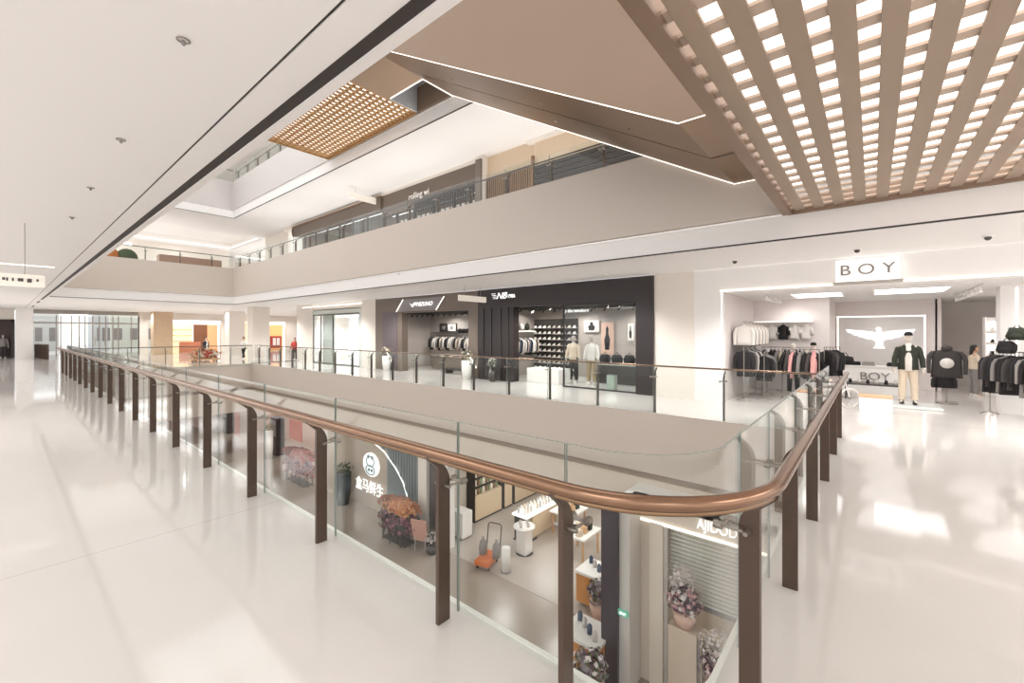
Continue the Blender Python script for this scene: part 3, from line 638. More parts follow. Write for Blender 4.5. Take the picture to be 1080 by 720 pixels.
# bicycle
t = thing('bicycle', 'small white bicycle parked in front of the white shop displays', 'bicycle', (13.85, .75, 0), R(-52))
def wheel(x):
    b = MB(); pts = [(x+.24*math.cos(2*PI*i/20), 0, .25+.24*math.sin(2*PI*i/20)) for i in range(21)]; b.tube(pts, .02, 6); o = b.build('wheel', M_wt, t)
    s = MB()
    for i in range(10): a = 2*PI*i/10; s.tube([(x, 0, .25), (x+.23*math.cos(a), 0, .25+.23*math.sin(a))], .003, 4)
    s.tube([(x, -.04, .25), (x, .04, .25)], .02, 8); s.build('spoke', M_steel, o)
wheel(-.38); wheel(.38)
MB().tube([(-.38, 0, .25), (-.05, 0, .27), (.27, 0, .62), (-.14, 0, .6), (-.38, 0, .25)], .018, 8).tube([(-.05, 0, .27), (-.16, 0, .68)], .018, 8).tube([(.38, 0, .25), (.25, 0, .74)], .016, 8).build('frame', M_wt, t)
MB().loft([(-.17, 0, .68, .11, .05), (-.17, 0, .72, .12, .06), (-.17, 0, .735, .08, .04)], 12).build('seat', M_ccrm, t)
MB().tube([(.25, -.24, .78), (.25, 0, .74), (.25, .24, .78)], .012, 6).build('handlebar', M_steel, t)
MB().tube([(-.05, -.09, .2), (-.05, 0, .27), (-.05, .09, .34)], .01, 6).loft([(-.05, 0, .25, .06, .01), (-.05, 0, .29, .06, .01)], 10).build('crank', M_steel, t)
# right: rails, shelves, person
rack('clothes rail crowded with black coats at the right edge of the white shop', (15.2, -2.15), (14.0, -2.75), 1.5, [M_cblk, M_cchar, M_cblk, M_cblk, M_cgry, M_cblk], 'coats on the right rail', .1, 'on the rail by the lit pillar', length=.85)
rack('second clothes rail behind the crowded black one near the lit pillar', (16.6, -2.9), (15.3, -3.2), 1.5, [M_cblk, M_cgry, M_cblk], 'coats behind the lit pillar', .14, 'behind the lit pillar', length=.85)
for i in range(5):
    zz = .55+.36*i
    if i == 0:
        sh = thing('shelf_unit', 'white lit shelf unit of shoes beside the shop assistant', 'shelf', (19.6, -3.1, 0)); MB().box(0, .03, -.5, .45, 0, 2.4).box(-.35, .03, .45, .48, 0, 2.4).box(-.35, .03, -.53, -.5, 0, 2.4).build('frame', M_wt, sh)
    MB().box(-.35, .0, -.5, .45, zz-.03, zz).build('shelf_board', M_wt, sh); MB().box(.0, .01, -.45, .4, zz+.02, zz+.28).build('lit_back', mat('soft_glow', '#ffffff', .5, emit='#fff4ea', es=1.2), sh)
    for j in range(3):
        tag(shoe_mb().build('shoe', M_cblk if (i+j) % 3 else M_cwht, loc=(19.42, -3.4+.3*j, zz)), '%s shoe on the lit shelf unit beside the shop assistant' % ('white' if (i+j) % 3 == 0 else 'black'), 'shoe', 'shoes on the lit shelf unit')
for i, (yy, zz) in enumerate(((-2.45, 1.95), (-2.75, 1.9), (-2.3, 1.65))):
    tag(MB().loft([(0, 0, -.18, .08, .13), (0, .01, -.1, .11, .17), (0, -.01, .02, .1, .15), (.01, .02, .1, .07, .1)], 12).ell((-.09, .03, -.1), (.05, .1, .07), 10, 6).tube([(0, -.06, .08), (0, 0, .18), (0, .06, .08)], .012, 6).build('backpack', [M_cgrn, M_cblk, M_cblk][i], loc=(14.45, yy, zz)), ['dark olive bag on top of the crowded coats', 'black bag beside the olive one above the coats', 'lower black bag hanging before the crowded coats'][i], 'bag')
figure('person', 'person in cream top and grey trousers with long dark hair working at the shelf unit', (18.9, -2.35, 0), R(-75), 1.56, pose='work', top=M_ccrm, bottom=M_cgry, shoes=M_cwht, hair=M_hair, long_hair=True, coatlen=.95)
# track lights
def track(label, a, b, z, n, m=None, spot=True, kind='track_light'):
    t = thing(kind, label, 'track light', (0, 0, 0)); a, b = Vector((*a, z)), Vector((*b, z)); MB().tube([a, b], .018, 4).build('track', m or M_wt, t)
    for i in range(n):
        p = a+(b-a)*((i+.5)/n); MB().tube([p, p-Vector((0, 0, .07))], .01, 5).tube([p-Vector((-.02, 0, .07)), p-Vector((.1, 0, .16))], .035, 8).build('spotlight', m or M_wt, t)
    return t
track('white track of spotlights over the left clothes rails of the white shop', (13.8, 2.3), (16.6, 2.3), 3.03, 7)
track('white track of spotlights near the lit pillar of the white shop', (14.2, -1.9), (18.5, -1.9), 3.03, 8)
for i, (px, py, s_) in enumerate(((775, 274, 'left of the BOY sign'), (904, 262, 'just above the BOY sign'), (1042, 248, 'at the right edge over the white shop'))):
    p = onz(px, py, 3.71); t = thing('security_camera', 'small dome camera on the ceiling %s' % s_, 'camera', (p[0], p[1], 3.71)); MB().cyl(0, 0, -.03, .01, .07, 14).build('base', M_wt, t); MB().ell((0, 0, -.045), (.05, .05, .05)).build('dome', M_dsteel, t)

# ================= black-framed sportswear shop (NB 1906)
bx('wall_portal_black', M_black, (12.82, 13.2, yN, 5.68, 0, 3.69), (12.82, 13.2, 5.68, 12.62, 2.93, 3.69), (12.84, 13.2, 10.72, 12.62, 0, 2.93))
bx('wall_black_shop', mat('warm_grey_wall', '#b5aca4', .5, var=.03), (16.5, 16.7, 5.1, 12.7, 0, 3.4), (13.2, 16.6, 12.45, 12.6, 0, 3.4), (13.2, 16.6, 5.0, 5.12, 0, 3.4))
bx('ceiling_black_shop', mat('black_ceiling', '#1d1a1a', .8), (13.2, 16.5, 5.12, 12.45, 2.98, 3.05))
for i, yy in enumerate((10.95, 11.35, 11.85, 12.3)): bx('trim_%d' % (30+i), M_dsteel, (12.80, 12.84, yy, yy+.03, 0, 2.93))
t = thing('shop_sign', 'white NB 1906 lettering on the black portal', 'sign', (12.8, 11.2, 3.38))
text('NB', .36, (0, .1, 0), M_lit, t, shear=.35, sx=1.1); text('1906', .2, (0, -.42, -.03), M_lit, t)
st = MB()
for i in range(4): st.box(-.01, .0, .40-.03*i, .62-.03*i, .10-.065*i, .118-.065*i)
st.build('logo_stripe', M_lit, t)
t = thing('neon_sign', 'glowing white script sign inside the glass window of the black shop', 'sign', (13.4, 8.25, 2.72)); text('by the numbers', .17, (0, 0, 0), M_lit, t, shear=.3)
MB().box(.02, .03, -.8, .8, .09, .11).build('hanging_bar', M_dsteel, t)
t = thing('display_window', 'black-framed glass display window of the black shop', 'window', (0, 0, 0))
MB().box(12.9, 12.96, 5.7, 8.46, 0, .05).box(12.9, 12.96, 5.7, 8.46, 2.88, 2.93).box(12.9, 12.96, 8.41, 8.46, 0, 2.93).box(12.9, 12.96, 5.68, 5.73, 0, 2.93).build('window_frame', M_black, t)
MB().box(12.92, 12.932, 5.73, 8.41, .05, 2.88).build('glass_pane', M_shopglass, t)
for y_, s_ in ((8.85, 'pale jacket and black shorts'), (8.05, 'white jacket and khaki trousers')):
    d1 = s_.startswith('pale')
    figure('mannequin', 'mannequin in %s behind the glass of the black shop' % s_, (14.25, y_, 0), R(185), 1.82, skinm=MG, top=M_ccrm if d1 else M_cwht, bottom=M_cblk if d1 else mat('khaki', '#a08a6a', .8), shoes=M_cwht, cat='mannequin')
# shoe wall
sw = thing('shoe_wall', 'grey shelf wall full of shoes in the black shop', 'shelf', (16.35, 11.3, 0))
MB().box(.1, .14, -1.3, 1.1, .1, 2.55).build('back_panel', M_dsteel, sw)
sb = shoe_mb().build('shoe', M_cwht); sb.rotation_euler = (0, 0, R(180)); first = True
for r_ in range(8):
    zz = .25+.27*r_; MB().box(-.12, .1, -1.3, 1.1, zz-.02, zz).build('shelf_board', M_lgrey, sw)
    for c_ in range(9):
        o = sb if first else sb.copy()
        if not first: COL.objects.link(o)
        first = False; o.location = (16.35, 10.12+.27*c_, zz); tag(o, 'white shoe on the grey shelf wall of the black shop', 'shoe', 'shoes on the shelf wall')
rack('clothes rail on the side wall of the black shop', (14.3, 12.1), (16.1, 12.1), 1.75, [M_cwht, M_cgrn, M_ccrm, M_cblu, M_cblk, M_cwht], 'clothes on the side wall rail', .12, 'on the side wall rail of the black shop', legs=False)
t = thing('wall_shelf', 'pale shelf above the side rail of the black shop', 'shelf', (14.2, 12.3, 1.98)); MB().box(0, 2.0, -.15, .15, 0, .04).build('board', M_wt, t); MB().box(0, 2.0, -.15, -.14, -.02, 0).build('lit_edge', M_led, t)
for i in range(4): tag(MB().ell((0, 0, .17), (.14, .1, .17), 12, 8).tube([(-.06, 0, .3), (0, 0, .42), (.06, 0, .3)], .01, 6).build('handbag', [M_cwht, M_cblk, M_cwht, M_cgrn][i], loc=(14.5+.42*i, 12.3, 2.02)), ['white bag at the near end of the pale shelf', 'black bag on the pale shelf between white ones', 'white bag beside the dark olive bag', 'dark olive bag at the far end of the pale shelf'][i], 'bag')
for i, (px0, px1, z0, z1, m, s_) in enumerate(((616, 632, 1.95, 2.45, M_cwht, 'small white framed poster with a dark figure'), (634, 647, 1.0, 2.35, mat('poster_pink', '#d9b9a6', .6), 'tall pink poster with a dark figure'), (662, 668, 1.6, 2.3, M_cwht, 'narrow white poster by the black right jamb'))):
    y1, y0 = Y12(px0, 16.4), Y12(px1, 16.4); t = thing('poster', s_+' in the black shop', 'poster', (16.4, (y0+y1)/2, (z0+z1)/2)); hw, hz = (y1-y0)/2, (z1-z0)/2
    MB().box(0, .03, -hw, hw, -hz, hz).build('board', m, t); MB().loft([(0, 0, -hz*.7, .003, hw*.35), (0, 0, -hz*.1, .003, hw*.5), (0, 0, hz*.3, .003, hw*.18), (0, 0, hz*.6, .003, hw*.22), (0, 0, hz*.75, .003, hw*.05)], 10).xf(Matrix.Translation((-.008, 0, 0))).build('printed_figure', M_cblk, t)
t = thing('display_plinth', 'low white display block inside the open front of the black shop', 'plinth', (13.6, 10.3, 0)); MB().box(-.3, .5, -1.4, .1, 0, .55).build('body', M_wt, t, bevel=.01)
for i in range(3): tag(MB().loft([(0, 0, 0, .13, .2), (0, 0, .2, .16, .24), (0, 0, .34, .1, .16)], 12).tube([(0, -.08, .32), (0, 0, .44), (0, .08, .32)], .012, 6).build('backpack', M_cblk, loc=(15.0, 6.9+.5*i, .75)), ['black backpack on the low counter by the right jamb', 'middle black backpack on the low counter', 'black backpack on the low counter beside the mannequins'][i], 'bag')
t = thing('low_counter', 'low dark counter behind the glass at the right of the black shop', 'counter', (15.0, 7.3, 0)); MB().box(-.25, .3, -.8, .8, 0, .7).build('body', M_dsteel, t); MB().box(-.28, .33, -.83, .83, .7, .75).build('countertop', M_lgrey, t)
t = thing('bin', 'small pale green bin behind the glass of the black shop', 'bin', (13.3, 6.75, 0)); MB().box(-.12, .12, -.14, .14, 0, .5).build('body', mat('sage_plastic', '#b5c2b4', .5), t, bevel=.01); MB().box(-.1, .1, -.12, .12, .5, .52).build('lid', M_dsteel, t)
track('black track of spotlights across the black shop ceiling', (14.0, 6.0), (14.0, 12.0), 2.96, 12, M_dsteel)
track('second black track of spotlights deeper in the black shop', (15.4, 6.0), (15.4, 12.0), 2.96, 10, M_dsteel)
def planter(label, x, y, hh=.8, lab2='', flowers=None, potm=None, r=.22):
    t = thing('potted_plant', label, 'plant', (x, y, 0)); MB().loft([(0, 0, 0, r*.7, r*.7), (0, 0, hh*.4, r*.95, r*.95), (0, 0, hh, r, r), (0, 0, hh-.03, r*.85, r*.85)], 16).build('pot', potm or M_wt, t)
    b = MB(); foliage(b, (0, 0, hh+.22), (r*1.3, r*1.3, .25), 150, .09, [0, 1, 1, 2], seed=int(y*10)); b.build('leaves', [mat('leaf_green', '#4c5a40', .6), flowers or mat('pale_petals', '#d9cdb8', .6), mat('dark_leaf', '#34382c', .6)], t); return t
planter('white planter of pale flowers at the left jamb of the grey shop', 12.55, 18.8, .75)
planter('white planter of pale flowers at the right jamb of the grey shop', 12.55, 13.0, .75)
planter('dark bouquet before the black slatted panel between the shops', 12.5, 11.5, .5, flowers=mat('ivory_petals', '#cfc6bd', .6), potm=M_dsteel, r=.16)

# ================= grey sportswear shop (slanted lit sign)
bx('wall_portal_grey', M_grayp, (12.84, 13.2, 12.64, 13.21, 0, 3.55), (12.84, 13.2, 17.92, 20.26, 0, 3.55), (12.84, 13.2, 13.21, 17.92, 2.9, 3.55), (12.84, 13.2, 12.64, 20.26, 3.55, 3.69))
bx('wall_grey_shop', mat('pale_grey_wall', '#c9c1ba', .5), (16.5, 16.7, 12.6, 20.4, 0, 3.4), (13.2, 16.6, 20.2, 20.35, 0, 3.4))
bx('ceiling_grey_shop', MATS['black_ceiling'], (13.2, 16.5, 12.7, 20.2, 2.95, 3.05))
bx('trim_40', mat('purple_grey_panel', '#61575b', .4), (12.82, 12.84, 18.3, 19.6, 0, 2.95))  # dull purple panel on the left jamb
t = thing('shop_sign', 'grey slanted sign with white bird mark and MIZUNO lettering', 'sign', (12.78, 16.2, 3.24))
MB().prism([(2.05, -.28), (1.5, .3), (-1.55, .3), (-1.0, -.28)], -.02, .05, 'x').build('sign_panel', mat('sign_grey', '#8a8486', .35), t)
for yy in (1.5, -1.55): MB().tube([(-.04, yy+.55, -.28), (-.04, yy, .3)], .022, 6).build('lit_edge', M_led, t)
MB().prism([(.95, .1), (.75, -.1), (.62, .02), (.5, .14), (.68, .08), (.78, -.02)], -.04, -.02, 'x').prism([(.62, -.02), (.5, .0), (.42, .12), (.56, .06)], -.04, -.02, 'x').build('bird_mark', M_lit, t)
text('MIZUNO', .27, (-.03, -.12, .02), M_lit, t, shear=.3, sx=1.1)
for i, yy in enumerate((18.9, 12.9)):
    t = tag(MB().obox((12.75, yy, .75), (.03, .03, .38), (R(-38), 0, 0)).build('light_bar', M_led), ['slanted glowing bar low on the left jamb of the grey shop', 'slanted glowing bar low on the right jamb of the grey shop'][i], 'light')
rack('long clothes rail across the back wall of the grey shop', (16.1, 19.6), (16.1, 14.2), 1.75, [M_cblk, M_cchar, M_cwht, M_cwht, M_cgry, M_cblk, M_ccrm, M_cgry, M_cwht], 'clothes across the back of the grey shop', .15, 'across the back of the grey shop', legs=False)
t = thing('wall_shelf', 'long dark shelf below the pictures in the grey shop', 'shelf', (16.25, 17, 1.88)); MB().box(-.12, .2, -2.8, 2.7, 0, .04).build('board', M_dsteel, t)
for i, (yy, m, s_) in enumerate(((18.9, M_dsteel, 'dark framed picture on the left of the grey shop wall'), (18.2, M_cwht, 'bright framed picture on the grey shop wall'), (15.6, M_dsteel, 'dark framed picture on the right of the grey shop wall'))):
    t = thing('picture', s_, 'picture', (16.4, yy, 2.2)); MB().box(0, .05, -.36, .36, -.24, .24).build('frame', M_black, t); MB().box(-.01, 0, -.32, .32, -.2, .2).build('print', m, t); MB().ell((-.012, 0, 0), (.004, .14, .12), 10, 6).build('printed_figure', M_cgry, t)
for i in range(3): tag(MB().ell((0, 0, .1), (.13, .2, .12), 12, 8).build('cap', M_cblk, loc=(16.2, 17.3-.3*i, 1.92)), ['black cap on the long shelf beside the bright picture', 'middle black cap on the long shelf', 'black cap on the long shelf, last of three'][i], 'cap')
t = thing('low_bench', 'low dark bench of shoes inside the grey shop', 'bench', (13.7, 14.6, 0)); MB().box(-.25, .25, -.9, .9, .2, .28).build('seat', M_dsteel, t)
for yy in (-.8, .8): MB().box(-.22, .22, yy-.04, yy+.04, 0, .2).build('leg', M_dsteel, t)
t = thing('display_table', 'long brown display table in the grey shop', 'table', (14.9, 16.2, 0)); MB().box(-.35, .35, -1.6, 1.6, .62, .68).build('tabletop', M_bronze_d, t); MB().box(-.3, .3, -1.5, 1.5, .05, .62).build('body', M_grayp, t)
for i in range(8): tag(shoe_mb().build('shoe', [M_cwht, M_cgry][i % 2], loc=(14.75, 14.9+.36*i, .68)), '%s shoe on the brown display table of the grey shop' % ('white', 'grey')[i % 2], 'shoe', 'shoes on the brown table')
t = thing('column_display', 'slim pale display column with monitor by the right of the grey shop', 'display', (15.6, 14.1, 0)); MB().box(-.1, .1, -.12, .12, 0, 2.9).build('post', M_lgrey, t); MB().box(-.14, -.1, -.45, .1, 1.2, 2.1).build('screen', M_cwht, t)
track('black track of spotlights over the grey shop rail', (14.6, 13.4), (14.6, 19.6), 2.93, 14, M_dsteel)

# ================= white glass shop
bx('wall_white_shop', mat('cool_white_glow_wall', '#eef0f4', .4, emit='#f2f6ff', es=.15), (16.5, 16.7, 20.6, 29.6, 0, 3.4), (13.2, 16.6, 20.5, 20.6, 0, 3.4))  # slight emission on the walls stands in for bright shop lighting
bx('ceiling_white_shop', M_wt, (13.2, 16.5, 20.6, 29.6, 2.98, 3.05))
t = thing('shopfront', 'glass shopfront with slim dark posts and pale interior', 'shopfront', (0, 0, 0))
fr = [(27.5, .05), (26.5, .05), (25.0, .04), (22.0, .05)]
for yy, w_ in fr: MB().box(12.93, 12.99, yy, yy+w_, 0, 3.0).build('mullion', M_dsteel, t)
MB().box(12.93, 12.99, 21.9, 27.55, 2.98, 3.05).box(12.93, 12.99, 21.9, 27.55, 0, .06).build('frame', M_dsteel, t)
MB().box(12.95, 12.962, 22.05, 27.5, .06, 2.98).build('glass_pane', M_shopglass, t)
bx('wall_portal_white', mat('pale_green_grey', '#c9ccc5', .4), (13.05, 13.1, 25.05, 26.5, .06, 2.98), (12.9, 13.2, 21.7, 21.95, 0, 3.3), (12.95, 13.2, 21.9, 27.6, 3.05, 3.35))
t = thing('display_grid', 'white wire display grid inside the glass shop', 'display', (14.8, 24.0, 0))
for i in range(7): MB().box(0, .02, -1.1, .9, .4+.28*i, .42+.28*i).build('rail', M_steel, t)
for i in range(6): MB().box(0, .02, -1.1+.4*i, -1.08+.4*i, 0, 2.1).build('post', M_steel, t)
garment((14.4, 23.0, 1.6), R(80), M_cgry, 'grey coat hung before the wire grid in the glass shop', length=.9)
t = thing('ceiling_light', 'bright panel light over the glass shop', 'ceiling light', (14.8, 24, 2.98)); MB().box(-.5, .5, -1.2, 1.2, -.02, 0).build('diffuser', M_panel, t); MB().box(-.53, .53, -1.23, -1.2, -.03, 0).build('frame', M_wt, t)
p = onz(346, 320, 3.71)
# ================= far hall shops
t = thing('shopfront', 'pale lit shop with golden shelves beyond the ribbed wooden column', 'shopfront', (0, 0, 0))
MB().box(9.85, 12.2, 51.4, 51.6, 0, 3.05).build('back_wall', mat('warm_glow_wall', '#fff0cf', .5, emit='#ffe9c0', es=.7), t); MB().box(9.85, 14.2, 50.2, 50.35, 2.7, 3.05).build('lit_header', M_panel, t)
for i in range(4): MB().box(9.9, 12.1, 51.0, 51.4, .5+.55*i, .55+.55*i).build('shelf_board', M_wood, t)
MB().box(12.2, 13.3, 50.9, 51.1, 0, 2.8).build('brown_door', mat('brown_door_wood', '#8a5a3c', .4), t)
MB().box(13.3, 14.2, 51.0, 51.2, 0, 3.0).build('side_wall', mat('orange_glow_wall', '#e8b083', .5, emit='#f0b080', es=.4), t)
MB().box(11.0, 12.6, 50.3, 50.8, 0, 1.0).build('counter', mat('terracotta', '#c97f5f', .5), t)
t = thing('shopfront', 'creamy lit shop with thin vertical curtains between the pale columns', 'shopfront', (0, 0, 0))
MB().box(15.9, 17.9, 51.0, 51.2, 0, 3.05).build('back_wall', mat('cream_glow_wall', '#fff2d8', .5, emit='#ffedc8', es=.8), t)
for i in range(9): MB().box(16.0+.21*i, 16.08+.21*i, 50.6, 50.65, .2, 2.9).build('curtain_strip', M_ccrm, t)
t = thing('shopfront', 'orange lit shop with red sign board right of the second pale column', 'shopfront', (0, 0, 0))
MB().box(18.6, 20.5, 51.0, 51.2, 0, 3.05).build('back_wall', mat('amber_glow_wall', '#e9b67a', .5, emit='#efb878', es=.5), t); MB().box(18.8, 20.3, 50.3, 50.4, 2.75, 3.0).build('lit_header', M_panel, t)  # back wall emission stands in for the lit shop interior
MB().box(19.0, 20.1, 50.3, 50.6, .2, 1.5).build('red_board', M_cred, t); MB().box(19.2, 19.5, 50.25, 50.3, .5, 1.3).box(19.6, 19.9, 50.25, 50.3, .5, 1.3).build('white_mark', M_cwht, t)
t = thing('shopfront', 'dark shopfront at the far left beside the square white column', 'shopfront', (0, 0, 0))
MB().box(-3, .7, 50.8, 51, 0, 2.9).build('back_wall', mat('dark_brown_wall', '#4a3936', .5), t); MB().box(.55, .72, 49.9, 50.9, 0, 2.9).box(-3, .72, 49.9, 50.1, 2.75, 2.9).build('frame', M_dark, t)
figure('mannequin', 'pale mannequin in the dark shopfront at the far left', (.15, 50.4, 0), R(-100), 1.75, skinm=MG, top=M_cgry, bottom=M_cchar, cat='mannequin')
# entrance of glass doors with daylight behind
t = thing('entrance_doors', 'steel-framed glass entrance wall with double doors to daylight', 'doors', (0, 0, 0))
xs_ = [1.6, 2.85, 3.1, 3.7, 4.15, 4.5, 4.95, 5.35, 5.75, 6.2, 6.55, 7.4, 7.9]
for x in xs_: MB().box(x, x+.07, 50, 50.12, 0, 3.3).build('mullion', M_steel, t)
MB().box(1.6, 7.9, 49.98, 50.14, 2.62, 2.75).box(1.6, 7.9, 49.98, 50.14, 3.4, 3.71).build('transom', M_steel, t)
for a, b in zip(xs_[:-1], xs_[1:]): MB().box(a+.07, b, 50.05, 50.06, 0, 3.2).build('glass_pane', M_shopglass, t)
for x in (4.2, 5.1, 5.7): MB().tube([(x, 49.9, .8), (x, 49.9, 1.5)], .02, 6).build('door_handle', M_steel, t)
bx('ground_outside', M_lgrey, (-5, 20, 54, 90, -.1, -.02))
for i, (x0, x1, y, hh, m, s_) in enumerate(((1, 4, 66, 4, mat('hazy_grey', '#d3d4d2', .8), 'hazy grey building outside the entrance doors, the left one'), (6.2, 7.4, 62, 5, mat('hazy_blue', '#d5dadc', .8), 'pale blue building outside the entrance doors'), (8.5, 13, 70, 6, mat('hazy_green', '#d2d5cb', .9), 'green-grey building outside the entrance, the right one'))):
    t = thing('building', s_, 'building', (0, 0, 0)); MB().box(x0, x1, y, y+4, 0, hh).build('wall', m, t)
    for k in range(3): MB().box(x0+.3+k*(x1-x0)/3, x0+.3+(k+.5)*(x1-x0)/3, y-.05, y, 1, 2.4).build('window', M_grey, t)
t = thing('ticket_gate', 'white box stand beside the end of the long railing', 'stand', (2.6, 31.4, 0)); MB().box(-.3, .3, -.12, .12, .1, 1.1).build('panel', M_wt, t, bevel=.01); MB().box(-.35, .35, -.2, .2, 0, .1).build('base', M_lgrey, t)
# ================= upper storey shops
def upw(px0, px1): return Y12(px1, 12.9), Y12(px0, 12.9)
a, b = upw(404, 503); c, d = upw(311, 404)
t = thing('shopfront', 'dark brown upper-storey shopfront with pale vertical blinds', 'shopfront', (0, 0, 0))
MB().box(12.85, 13.1, a, b, 7.95, 9.05).build('fascia_board', mat('upper_brown', '#64564b', .5), t)
MB().box(13.2, 13.3, a, b, 5.54, 7.95).build('back_wall', mat('brown_grey', '#6e6259', .5), t)
n = 4
for i in range(n+1): yy = a+(b-a)*i/n*.82; MB().box(12.9, 13.0, yy, yy+.12, 5.54, 7.95).build('mullion', M_dark, t)
for i in range(16): yy = a+.2+i*(b-a)*.8/16; MB().box(13.05, 13.08, yy, yy+(b-a)*.8/16*.6, 5.6, 7.6).build('blind_strip', M_lgrey, t)
lt = MB()
for i in range(26): yy = a+.1+i*(b-a)*.6/26; lt.box(12.82, 12.85, yy, yy+.08, 7.7, 8.25)
for i in range(6): lt.box(12.82, 12.85, a+.1, a+(b-a)*.6, 7.7+.1*i, 7.74+.1*i)
lt.build('lattice_screen', M_dark, t)
MB().box(12.7, 12.84, a-.4, a-.1, 5.54, 9.1).build('end_jamb', M_grayp, t)
text('rolling wi', .42, (12.8, (a*.45+b*.55), 8.5), M_cwht, t, align='CENTER')
t = thing('shopfront', 'dark round-cornered upper-storey shopfront with glass counters', 'shopfront', (0, 0, 0))
MB().prism([(d, 9.05), (c, 9.05), (c, 8.3), (d-.6, 8.3), (d-.15, 8.45), (d, 8.75)], 12.75, 13.1, 'x').build('fascia_board', MATS['upper_brown'], t)
MB().prism([(d+.02, 9.06), (c, 9.06), (c, 9.0), (d-.3, 9.0), (d-.06, 8.9), (d+.0, 8.7), (d-.15, 8.43), (d-.6, 8.28), (d-.6, 8.25), (d-.1, 8.38), (d+.06, 8.7)], 12.70, 12.76, 'x').build('rim', M_bronze_d, t)
MB().box(13.4, 13.5, c, d, 5.54, 8.4).build('back_wall', MATS['brown_grey'], t)
for i in range(7): yy = c+(d-c)*i/7; MB().box(12.9, 12.98, yy, yy+.07, 5.54, 8.3).build('mullion', M_dark, t)
MB().box(12.92, 12.93, c, d-.3, 5.6, 8.3).build('glass_pane', M_shopglass, t)
for i in range(4):
    yy = c+1.5+i*2.2; tag(MB().box(13.05, 13.35, yy, yy+1.1, 5.54, 6.9).build('display_case', [M_grey, M_lgrey][i % 2], bevel=.02), ['grey display case nearest the blinds in the round-cornered upper shop', 'pale display case second from the blinds in the upper shop', 'grey display case third from the blinds in the upper shop', 'pale display case by the round corner of the upper shop'][i], 'display case')
a2, b2 = upw(511, 560)
t = thing('slatted_screen', 'beige and brown vertical slatted screen on the upper storey', 'screen', (0, 0, 0)); MB().box(13.1, 13.2, a2, b2, 5.54, 9.25).build('back_wall', mat('tan_wall', '#cdb89f', .5), t)
v = MB()
for i in range(22): yy = a2+i*(b2-a2)/22; v.box(12.95, 13.0, yy, yy+.06, 5.54, 8.3)
v.build('vertical_slats', M_bronze_d, t)
t = thing('roller_shutter', 'dark horizontal slatted shutter on the upper storey near the escalator', 'shutter', (0, 0, 0))
v = MB()
for i in range(14): v.box(12.94, 12.98, 2.5, a2-.12, 5.6+.19*i, 5.72+.19*i)
v.build('slats', M_dark, t); MB().box(12.9, 13.0, a2-.1, a2, 5.54, 8.6).build('post', M_bronze_d, t); MB().box(13.02, 13.07, 2.5, a2-.1, 5.54, 8.2).build('shutter_back', M_grey, t); MB().box(13.02, 13.1, 2.5, a2-.1, 8.2, 9.25).build('wall_panel', mat('tan_wall', '#cdb89f'), t)
t = thing('shopfront', 'warm brown upper-storey shopfront beyond the distant railing', 'shopfront', (0, 0, 0))
MB().box(6.3, 9.6, 33.6, 34.3, 5.54, 6.75).build('counter_wall', mat('rosy_brown', '#a98674', .5), t); MB().box(1.6, 6.5, 43.6, 43.7, 8.6, 8.8).build('lit_header', M_panel, t); MB().box(1.6, 13.3, 44.5, 44.7, 5.54, 9.25).build('back_wall', M_wallb, t)
for i in range(3): MB().ell((3.2+i*.8, 33.6, 6.35), (.5, .4, .5)).build('bush', [mat('leaf_green', '#4c5a40'), mat('orange_petals', '#c77b45', .6)][i % 2], t)
# ================= hanging direction signs
def hang(label, c, hx, hz, zc, words, lm=None, glow=.5):
    t = thing('hanging_sign', label, 'sign', c); MB().box(-hx, hx, -.05, .05, -hz, hz).build('sign_box', mat('hanging_sign_face', '#f1ebe2', .4, emit='#fff3e2', es=glow), t, bevel=.008)
    for x in (-hx*.6, hx*.6): MB().tube([(x, 0, hz), (x, 0, zc-c[2])], .006, 5).build('wire', M_steel, t)
    if words: text(words, hz*.9, (0, -.052, 0), lm or M_grey, t, rot=(R(90), 0, 0))
    return t
hang('white hanging direction sign before the black and grey shops', (11.65, 11.75, 3.22), .72, .11, 3.71, '', glow=.15)
hang('white hanging direction sign with small dark marks over the near walkway', (-.08, 10.5, 2.78), .56, .1, 3.71, '', M_dsteel, .08)
mk = MB()
for x_, w__ in ((.02, .02), (.1, .03), (.14, .02), (.2, .02), (.26, .06), (.36, .05), (.46, .025)): mk.box(x_-.08, x_-.08+w__, 10.44, 10.449, 2.75+.01*(int(x_*50) % 3), 2.81)
hs_ = [o for o in COL.objects if o.get('label', '').startswith('white hanging direction sign with small')][0]
mk.xf(Matrix.Translation((.08, -10.5, -2.78))).build('sign_mark', M_dsteel, hs_)
hang('white hanging direction sign on the upper storey before the brown shopfront', (12.2, 20.1, 8.85), 1.0, .16, 9.25, '', glow=.2)
bx('trim_50', M_led, (-9, .95, 17, 17.12, 3.70, 3.712))
